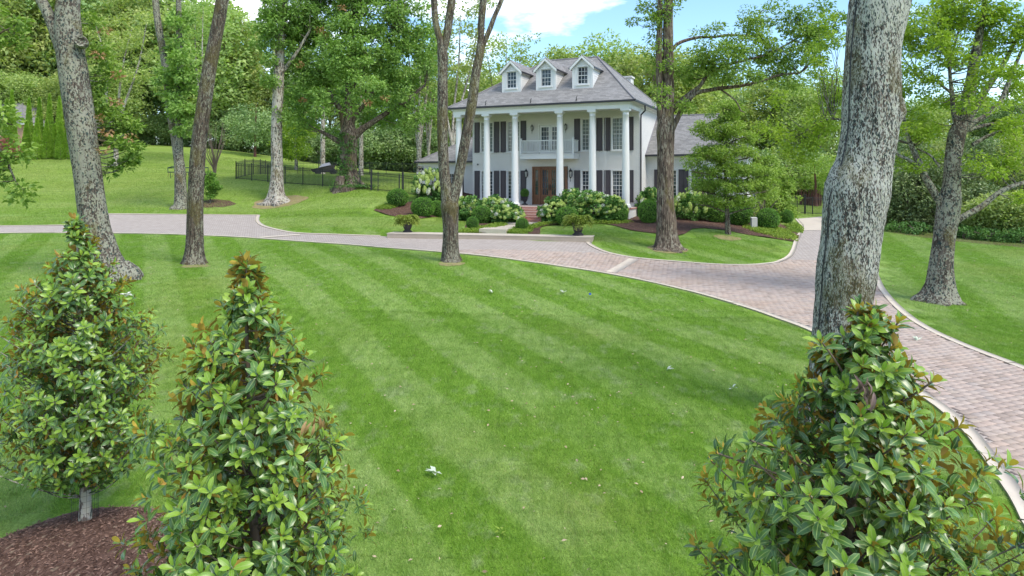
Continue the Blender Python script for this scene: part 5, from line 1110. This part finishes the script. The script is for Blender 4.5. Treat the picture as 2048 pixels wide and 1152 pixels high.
# ---- potted plants
def urn_fern(px, Y, label, s, seed, lean=0):
    rg = np.random.default_rng(seed); x = (px-1024)/F*Y; o = thing('fern_urn', (x, Y, SLZ), label, 'planter', 'fern urns on the low terrace step')
    MB().lathe([(.27*s,0),(.27*s,.06*s),(.20*s,.10*s),(.17*s,.16*s),(.22*s,.22*s),(.33*s,.70*s),(.35*s,.72*s),(.35*s,.78*s),(.31*s,.78*s),(.28*s,.70*s)], 28).build('urn', M['urn'], o, smooth=False)
    P_, D_, N_ = [], [], []; segs = []
    for k in range(150):
        a = rg.uniform(0, 6.28); l = rg.uniform(.28, .66)*s*1.15; upw = rg.uniform(.5, 1.25); p0 = np.array([.12*s*math.cos(a), .12*s*math.sin(a), .74*s]); pts = []
        for t_ in np.linspace(0, 1, 9): pts.append(p0+np.array([math.cos(a)*l*t_*.9, math.sin(a)*l*t_*.9, l*upw*t_-l*1.05*t_*t_]))
        pts = np.array(pts); segs.append(tube_np(pts, np.linspace(.004, .0015, 9), 3))
        for j in range(1, 9):
            T = pts[j]-pts[j-1]
            for sd_ in (-1, 1):
                for q_ in (0., .5):
                    P_.append(pts[j]-T*q_); D_.append(unit(np.cross(T, [0,0,1])*sd_+T*.5)); N_.append([0,0,1])
    V, Q = leaf_arrays(np.array(P_), np.array(D_), np.array(N_)+rg.normal(size=(len(P_), 3))*.3, .13*s, .055*s); link('fern', np_mesh('fern', V, Q), o, M['fern'], kind='stuff')
    V, Q = merge(segs); link('frond_stem', np_mesh('frond_stem', V, Q), o, M['fern'], kind='stuff')
urn_fern(815, 36.7, 'dark urn with a green fern at the left end of the terrace step', .92, 401); urn_fern(1156, 34.6, 'dark urn with an arching yellowish fern at the right end of the terrace step', 1.05, 402)
tp = hw(-1.78, 2.05, 0); o = thing('topiary_urn', tp, 'dark pedestal urn with a clipped ball topiary beside the front door', 'planter')
MB().lathe([(.20,0),(.20,.05),(.08,.10),(.07,.18),(.15,.26),(.21,.42),(.22,.52),(.26,.55),(.24,.56),(.20,.52)], 24).build('urn', M['urn'], o)
a = link('topiary_ball', bxm, o, loc=(0,0,.80), kind='stuff'); a.scale = (.29,.29,.29); b = link('ball_core', corem, o, loc=(0,0,.80)); b.scale = (.29,.29,.29)

# ---- small things
M['greybox'] = plain('weathered box', (.42,.41,.39), .6)
x, y, z = gp(1508, 458); o = thing('utility_box', (x, y, z), 'small white utility box between the shrubs near the driveway', 'box')
MB().box(-.16,.16,-.12,.12,-.1,.62).build('cabinet', M['greybox'], o); MB().hexa([(-.17,-.13,.622),(.17,-.13,.622),(.17,.13,.622),(-.17,.13,.622),(-.17,-.13,.64),(.17,-.13,.64),(.17,.13,.70),(-.17,.13,.70)]).build('lid', M['greybox'], o)
# hay-rake like farm implement behind the two left trunks
x, y = (378-1024)/F*62, 62.; o = thing('farm_implement', (x, y, g1(x, y)), 'old dark green metal farm implement on the lawn behind the left trunks', 'implement', rz=R(-9)); gm = plain('green steel', (.03,.07,.05), .5)
mb = MB()
for zz in (.55, .95): mb.tube([(-2.1,0,zz),(1.9,0,zz)], .05, 6)
for xx in (-2.1,-1.2,-.4,.5,1.2,1.9): mb.tube([(xx,0,.5),(xx,0,1.0)], .035, 5)
mb.tube([(-2.1,0,.95),(-1.5,-.1,1.1),(-1.2,0,.95)], .04, 5); mb.build('frame', gm, o)
for xx in (-.6,.1,1.7): MB().lathe([(.16,-.05),(.24,-.04),(.24,.04),(.16,.05)], 18).build('wheel', M['blackmetal'], o).matrix_local = Matrix.Translation((xx,.1,.36))@Matrix.Rotation(R(90),4,'X')
for k in range(9): xx = -2+k*.45; MB().tube([(xx,-.05,.55),(xx+.06,-.12,.3),(xx-.02,-.2,.1)], .018, 4).build('tine', M['redbark'], o)
for xx in (-1.9,1.7): MB().tube([(xx,.05,.5),(xx,.1,-.1)], .03, 5).build('leg', gm, o)
# covered garden cart in the yard and stump
x, y = (650-1024)/F*62, 62.; o = thing('garden_cart', (x, y, g1(x, y)), 'dark garden cart with grey cover inside the fenced yard', 'cart', rz=R(10))
MB().hexa([(-1.0,-.45,.25),(.7,-.45,.25),(.7,.45,.25),(-1.0,.45,.25),(-1.2,-.55,.5),(.9,-.55,.95),(.9,.55,.95),(-1.2,.55,.5)]).build('tub', M['urn'], o); MB().hexa([(-.5,-.5,.67),(.5,-.5,.89),(.5,.5,.89),(-.5,.5,.67),(-.2,-.3,1.0),(.4,-.3,1.12),(.4,.3,1.12),(-.2,.3,1.0)]).build('cover', plain('grey cover', (.25,.26,.3), .8), o)
for xx in (-.55,.75): MB().lathe([(.2,-.06),(.3,-.05),(.3,.05),(.2,.06)], 18).build('wheel', M['blackmetal'], o).matrix_local = Matrix.Translation((xx,-.5,.3))@Matrix.Rotation(R(90),4,'X')
MB().tube([(.9,-.3,.9),(1.25,-.3,1.05),(1.3,.3,1.05),(.9,.3,.9)], .03, 5).build('handle', M['blackmetal'], o)
x, y = (680-1024)/F*50.6, 50.6; o = thing('tree_stump', (x, y, g1(x, y)), 'dark rotten stump against the left side of the ivy-covered oak', 'stump')
V, Q = limb([(0,0,-.2,.55),(0,0,.2,.42),(.02,0,.7,.36),(.1,0,1.05,.30)], 20, .1, .4, seed=5); link('stump', np_mesh('stump', V, Q), o, M['bark_o']); MB().lathe([(.33,0),(.2,.12),(.02,.05)], 10, (.1,0,1.0)).build('broken_top', M['bark_o'], o)
cloud('ivy', np.array([(-.5,-.3,.3),(-.3,-.4,.6),(.1,-.45,.3)]), .25, 40, .12, M['hleaf'], o)
x, y, z = gp(1178, 594); o = thing('marker_flag', (x, y, z), 'tiny blue marker flag stuck in the open lawn', 'flag')
MB().tube([(0,0,-.05),(0,0,.13)], .003, 5).build('stake', M['blackmetal'], o); MB().box(.003,.07,-.002,.002,.07,.13).build('flag', plain('blue plastic', (.02,.10,.55), .5), o)

# ---- fallen leaves and sprigs
rg = np.random.default_rng(66); n = 1700; Y = 6+rg.random(n)**.8*26; X = rg.uniform(-.78, .78, n)*Y; k = ~in_poly(X, Y, DRIVE); X, Y = X[k], Y[k]
P = np.column_stack([X, Y, gz(X, Y)+.042]); a = rg.uniform(0, 6.28, len(X)); D = np.column_stack([np.cos(a), np.sin(a), rg.normal(0, .2, len(a))]); sz = rg.uniform(.03, .075, len(a))
V, Q = leaf_arrays(P, D, np.tile([0,0,1.], (len(P), 1))+rg.normal(size=P.shape)*.4, sz, sz*.5); lit = link('leaf_litter', np_mesh('leaf_litter', V, Q), None, leafm('litter', (.28,.19,.10), (.50,.42,.28), trans=0), kind='stuff')
sp = [(870,953,.26,'pale silvery leaf sprig lying nearest the camera on the lawn',0),(1002,1072,.16,'small yellow-green leaf sprig on the near lawn',1),(1335,743,.22,'pale leaf sprig lying on the lawn left of the massive trunk',0),(1466,781,.2,'greenish-white leaf sprig on the lawn between pale sprig and magnolia',0),(985,588,.28,'pale leaf scrap on the lawn below the forked trunk',0),(1127,587,.28,'pale leaf scrap just left of the blue marker flag',0),(1835,683,.24,'pale leaf sprig on the right lawn edge',0)]
pal = leafm('pale underside', (.45,.52,.40), (.70,.74,.62), trans=.1)
for px, py, s_, lb, kd in sp:
    x, y, z = gp(px, py); nl = 6; a = rg.uniform(0, 6.28, nl); D = np.column_stack([np.cos(a), np.sin(a), rg.uniform(.1, .5, nl)]); V, Q = leaf_arrays(np.zeros((nl, 3))+rg.normal(0, .015, (nl, 3)), D, np.tile([0,0,1.], (nl, 1))+rg.normal(0, .3, (nl, 3)), s_*.6, s_*.24)
    o = link('leaf_sprig', np_mesh('leaf_sprig', V, Q), None, pal if kd == 0 else M['cover'], loc=(x, y, z+.05)); tag(o, lb, 'fallen leaves')
# bark chips scattered over the near mulch ring
n = 2600; a = rg.uniform(0, 6.28, n); r_ = np.sqrt(rg.random(n))*MR_*1.0; X, Y = MC[0]+r_*np.cos(a), MC[1]+r_*np.sin(a)
P = np.column_stack([X, Y, gz(X, Y)+.16*np.clip(1-r_**2/MR_**2, 0, 1)**.7+.012]); a = rg.uniform(0, 6.28, n); D = np.column_stack([np.cos(a), np.sin(a), rg.normal(0, .3, n)]); sz = rg.uniform(.02, .06, n)
V, Q = leaf_arrays(P, D, np.tile([0,0,1.], (n, 1))+rg.normal(size=P.shape)*.5, sz, sz*.35, .05); link('bark_chips', np_mesh('bark_chips', V, Q), None, M['chip'], kind='stuff')

# ---------------------------------------------------------------- magnolias: every large leaf is modelled
def mag_leaf(l=1., w=.40):
    ts = [0, .15, .45, .78, 1.]; ws = [.03, .30, .51, .42, .02]; V = []; Q = []
    for t_, q_ in zip(ts, ws):
        z = .10*math.sin(t_*2.2)-.16*t_*t_; V += [(-q_*w, t_*l, z+.10*q_), (0, t_*l, z), (q_*w, t_*l, z+.10*q_)]
    for i in range(len(ts)-1):
        a = i*3; Q += [(a, a+1, a+4, a+3), (a+1, a+2, a+5, a+4)]
    return np.array(V, float), np.array(Q)
LV, LQ = mag_leaf()
leaf_me = {}
LX = np.array([1, 0, 1]*(len(LV)//3), np.float32)
def add_lx(me):
    at_ = me.attributes.new('lx', 'FLOAT', 'POINT'); at_.data.foreach_set('value', np.tile(LX, len(me.vertices)//len(LX)))
    return me
for nm_, mm in (('mag', M['mag']), ('mag_new', M['mag_new']), ('greydead', M['greydead'])):
    me = add_lx(np_mesh('leaf', LV, LQ, smooth=True)); me.materials.append(mm); leaf_me[nm_] = me
def magnolia(px, Y, ztop, zlow, prof, ncl, label, seed, size=.16, extra=None, lean=(0, 0), stake=False, dead=(), flower=None):
    rg = np.random.default_rng(seed); x = (px-1024)/F*Y; z0 = g1(x, Y)+(.15 if stake else 0); root = thing('magnolia_tree', (x, Y, z0), label, 'tree', 'young magnolias on the near lawn')
    H = ztop-z0; zl = zlow-z0; parts = [limb([(0,0,-.15,.07),(0,0,.5,.055),(lean[0]*.5,lean[1]*.5,H*.5,.028),(lean[0],lean[1],H-.12,.008)], 16, .03, .25, seed=seed, step=.06)]
    items = []   # (pos, dir, normal, length, new?)
    def whorl(c, ax, n, ln, newf, opened):
        ax = unit(np.array(ax, float)); a0 = rg.uniform(0, 6.28); s1 = unit(np.cross(ax, [.3, .9, .1])); s2 = np.cross(ax, s1)
        for k in range(n):
            a = a0+k*2.4; f = k/n; el = opened+(1.25-opened)*f**1.3+rg.normal(0, .12); rad = math.cos(a)*s1+math.sin(a)*s2
            d_ = rad*math.cos(el)+ax*math.sin(el); nrm = -rad*math.sin(el)+ax*math.cos(el)
            items.append((c-ax*.05*(1-f)*1.5+rad*.008, d_, nrm, ln*(1.12-.42*f)*rg.uniform(.75, 1.2), f > 1-newf))
    i = 0; pz = np.array([p[0] for p in prof]); pr_ = np.array([p[1] for p in prof])
    while i < ncl:
        hz = rg.uniform(zlow, ztop); rr = float(np.interp(hz, pz, pr_))
        if rg.random() > (rr+.12)/(pr_.max()+.12): continue
        hz -= z0
        a = rg.uniform(0, 6.28); rr *= .93*(1+.14*math.sin(3*a+hz*4+seed)+.10*math.sin(5*a-hz*9+seed*2)); rfac = rg.uniform(.12, 1.22)**.5; rr2 = rr*rfac; lx, ly = lean[0]*hz/H, lean[1]*hz/H
        c = np.array([lx+rr2*math.cos(a), ly+rr2*math.sin(a), hz]); out = np.array([math.cos(a), math.sin(a), rg.uniform(.35, 1.3)])
        whorl(c, out, rg.integers(7, 11), size, rg.uniform(.28, .85), rg.uniform(-.25, .15))
        # leaves along the shoot below the whorl
        st = np.array([lx*.9, ly*.9, max(.25, hz-rr2*.75)]); m_ = (st+c)/2+np.array([0,0,-.06]); 
        for q_ in np.linspace(.30, .93, 8):
            p = st+(c-st)*q_; dd_ = unit(rg.normal(size=3)+out*.6); nn_ = unit(np.array([0,0,1.])+rg.normal(size=3)*.5+out*.3); items.append((p, dd_, nn_, size*rg.uniform(.7, 1.05), False))
        if i % 3 == 0: parts.append(tube_np(catmull(np.array([st, m_, c]), .1), np.linspace(.009, .004, len(catmull(np.array([st, m_, c]), .1))), 5))
        i += 1
    whorl(np.array([lean[0], lean[1], H-.10]), (0, 0, 1), 9, size*.9, .6, .15)
    for e in (extra or []):
        c = np.array(at(*e[:3]))-np.array([x, Y, z0]); whorl(c, e[3], 9, size, .5, .1); s_ = np.array([lean[0]*.8, lean[1]*.8, max(.3, c[2]-.5)]); parts.append(tube_np(catmull(np.array([s_, (s_+c)/2+[0,0,.04], c]), .1), np.full(len(catmull(np.array([s_, (s_+c)/2+[0,0,.04], c]), .1)), .007), 5))
    V, Q = merge(parts); link('trunk', np_mesh('trunk', V, Q, smooth=True), root, M['bark_p'] if stake else M['twig'])
    items = [(p, d_, unit(np.asarray(n_, float)), l, nw) for p, d_, n_, l, nw in items if p[2] > .15]
    # nearest 300 outward, camera-side leaves as parts, the rest joined
    W_ = np.array([p for p, *_ in items])+np.array([x, Y, z0]); vis = np.abs((W_[:, 0])/W_[:, 1]) < .75; vis &= (EZ-W_[:, 2])/W_[:, 1]*F < 800
    cen = np.array([x, Y, 0]); outward = -((W_-cen)[:, :2]@unit(cen[:2])) ; order = np.argsort(-(outward+vis*10)); sel = set(order[:300].tolist())
    def frame(d_, n_):
        d_ = unit(d_); s = unit(np.cross(d_, n_)); return np.column_stack([s, d_, np.cross(s, d_)])
    AV, AQ, MI, b = [], [], [], 0
    for k, (p, d_, n_, l, nw) in enumerate(items):
        Fm = frame(np.array(d_), n_)
        if k in sel:
            o = bpy.data.objects.new('leaf', leaf_me['mag_new' if nw else 'mag']); COL.objects.link(o); o.parent = root
            o.matrix_local = Matrix.Translation(Vector(p))@(Matrix([list(r) for r in Fm]).to_4x4())@Matrix.Scale(l, 4)
        else: AV.append((LV*l)@Fm.T+p); AQ.append(LQ+b); MI += [1 if nw else 0]*len(LQ); b += len(LV)
    link('foliage', add_lx(np_mesh('foliage', np.vstack(AV), np.vstack(AQ), MI, smooth=True)), root, [M['mag'], M['mag_new']], kind='stuff')
    for c_ in dead:
        c = Vector(at(*c_[:3]))-Vector((x, Y, z0)); parts = []
        for k in range(c_[3]):
            d_ = np.array([rg.normal(0, .35), rg.normal(0, .35), -1]); Fm = frame(d_, np.array([rg.normal(0, .5), -1, .1])); V = (LV*np.array([.6, 1, 2.2])*size*rg.uniform(.7, 1.05))@Fm.T+np.array(c)+rg.normal(0, .035, 3); parts.append((V, LQ))
        V, Q = merge(parts); link('withered_leaves', np_mesh('withered_leaves', V, Q, smooth=True), root, M['greydead'] if c_[4] == 0 else M['dead'])
    if flower:
        c = Vector(at(*flower))-Vector((x, Y, z0)); parts = []
        for k in range(8):
            a = k*.785*1.3; el = .35+.08*k; d_ = np.array([math.cos(a)*math.cos(el), math.sin(a)*math.cos(el), math.sin(el)]); Fm = frame(d_, np.array([-math.cos(a)*math.sin(el), -math.sin(a)*math.sin(el), math.cos(el)])); parts.append(((LV*np.array([1.3, 1, 1.5])*.08)@Fm.T+np.array(c), LQ))
        V, Q = merge(parts); link('flower', np_mesh('flower', V, Q, smooth=True), root, M['petal'])
    return root, (x, Y, z0)
mg1, O1 = magnolia(170, 8.35, 3.80, .72, [(.7,.55),(1.09,.88),(1.58,.95),(2.19,.92),(2.56,.78),(3.05,.50),(3.41,.28),(3.8,.06)], 640, 'round-headed young magnolia with a bare stem in a mulch ring at far left', 501, .108, stake=True, dead=((182,862,8.1,12,0),(330,920,7.7,4,1)), flower=(252,594,7.9), lean=(-.1, 0))
mg2, O2 = magnolia(522, 5.35, 3.66, .5, [(.5,.90),(1.38,.86),(1.77,.80),(2.16,.74),(2.56,.63),(2.95,.50),(3.34,.22),(3.66,.05)], 600, 'dense cone-shaped young magnolia left of centre at the bottom edge', 502, .108, dead=((640,835,4.6,7,1),), lean=(-.13, 0))
mg3, O3 = magnolia(1655, 4.75, 3.38, .5, [(.5,.96),(1.7,.98),(2.05,.94),(2.33,.90),(2.58,.66),(2.75,.46),(3.10,.30),(3.38,.10)], 680, 'open bushy young magnolia with bronze leaf undersides at lower right', 503, .116,
     extra=[(1800,640,4.7,(.4,-.3,1)),(1640,680,4.6,(-.4,-.3,1)),(1870,760,4.6,(.9,-.2,.9)),(1925,850,4.6,(1,-.2,.6)),(1430,905,4.6,(-1,-.2,.7)),(1500,880,4.5,(-.6,-.4,1)),(1715,618,4.75,(0,-.2,1))], dead=((1722,770,4.2,16,0),), lean=(.28, 0))
# wire guard round the first magnolia's stem
mb = MB(); x, y, z = 0, 0, 0
for k in range(14): a = 2*math.pi*k/14; mb.tube([(.14*math.cos(a), .14*math.sin(a), -.02), (.15*math.cos(a), .15*math.sin(a), .62)], .0016, 4)
for zz in np.linspace(.03, .6, 9): mb.tube([(.145*math.cos(t_), .145*math.sin(t_), zz) for t_ in np.linspace(0, 6.3, 17)], .0014, 4)
wg = mb.build('wire_guard', M['blackmetal'], None, loc=O1); tag(wg, 'thin wire mesh guard around the bare magnolia stem', 'tree guard')
print('objects', len(bpy.data.objects), 'tris', sum(len(m.polygons) for m in bpy.data.meshes))
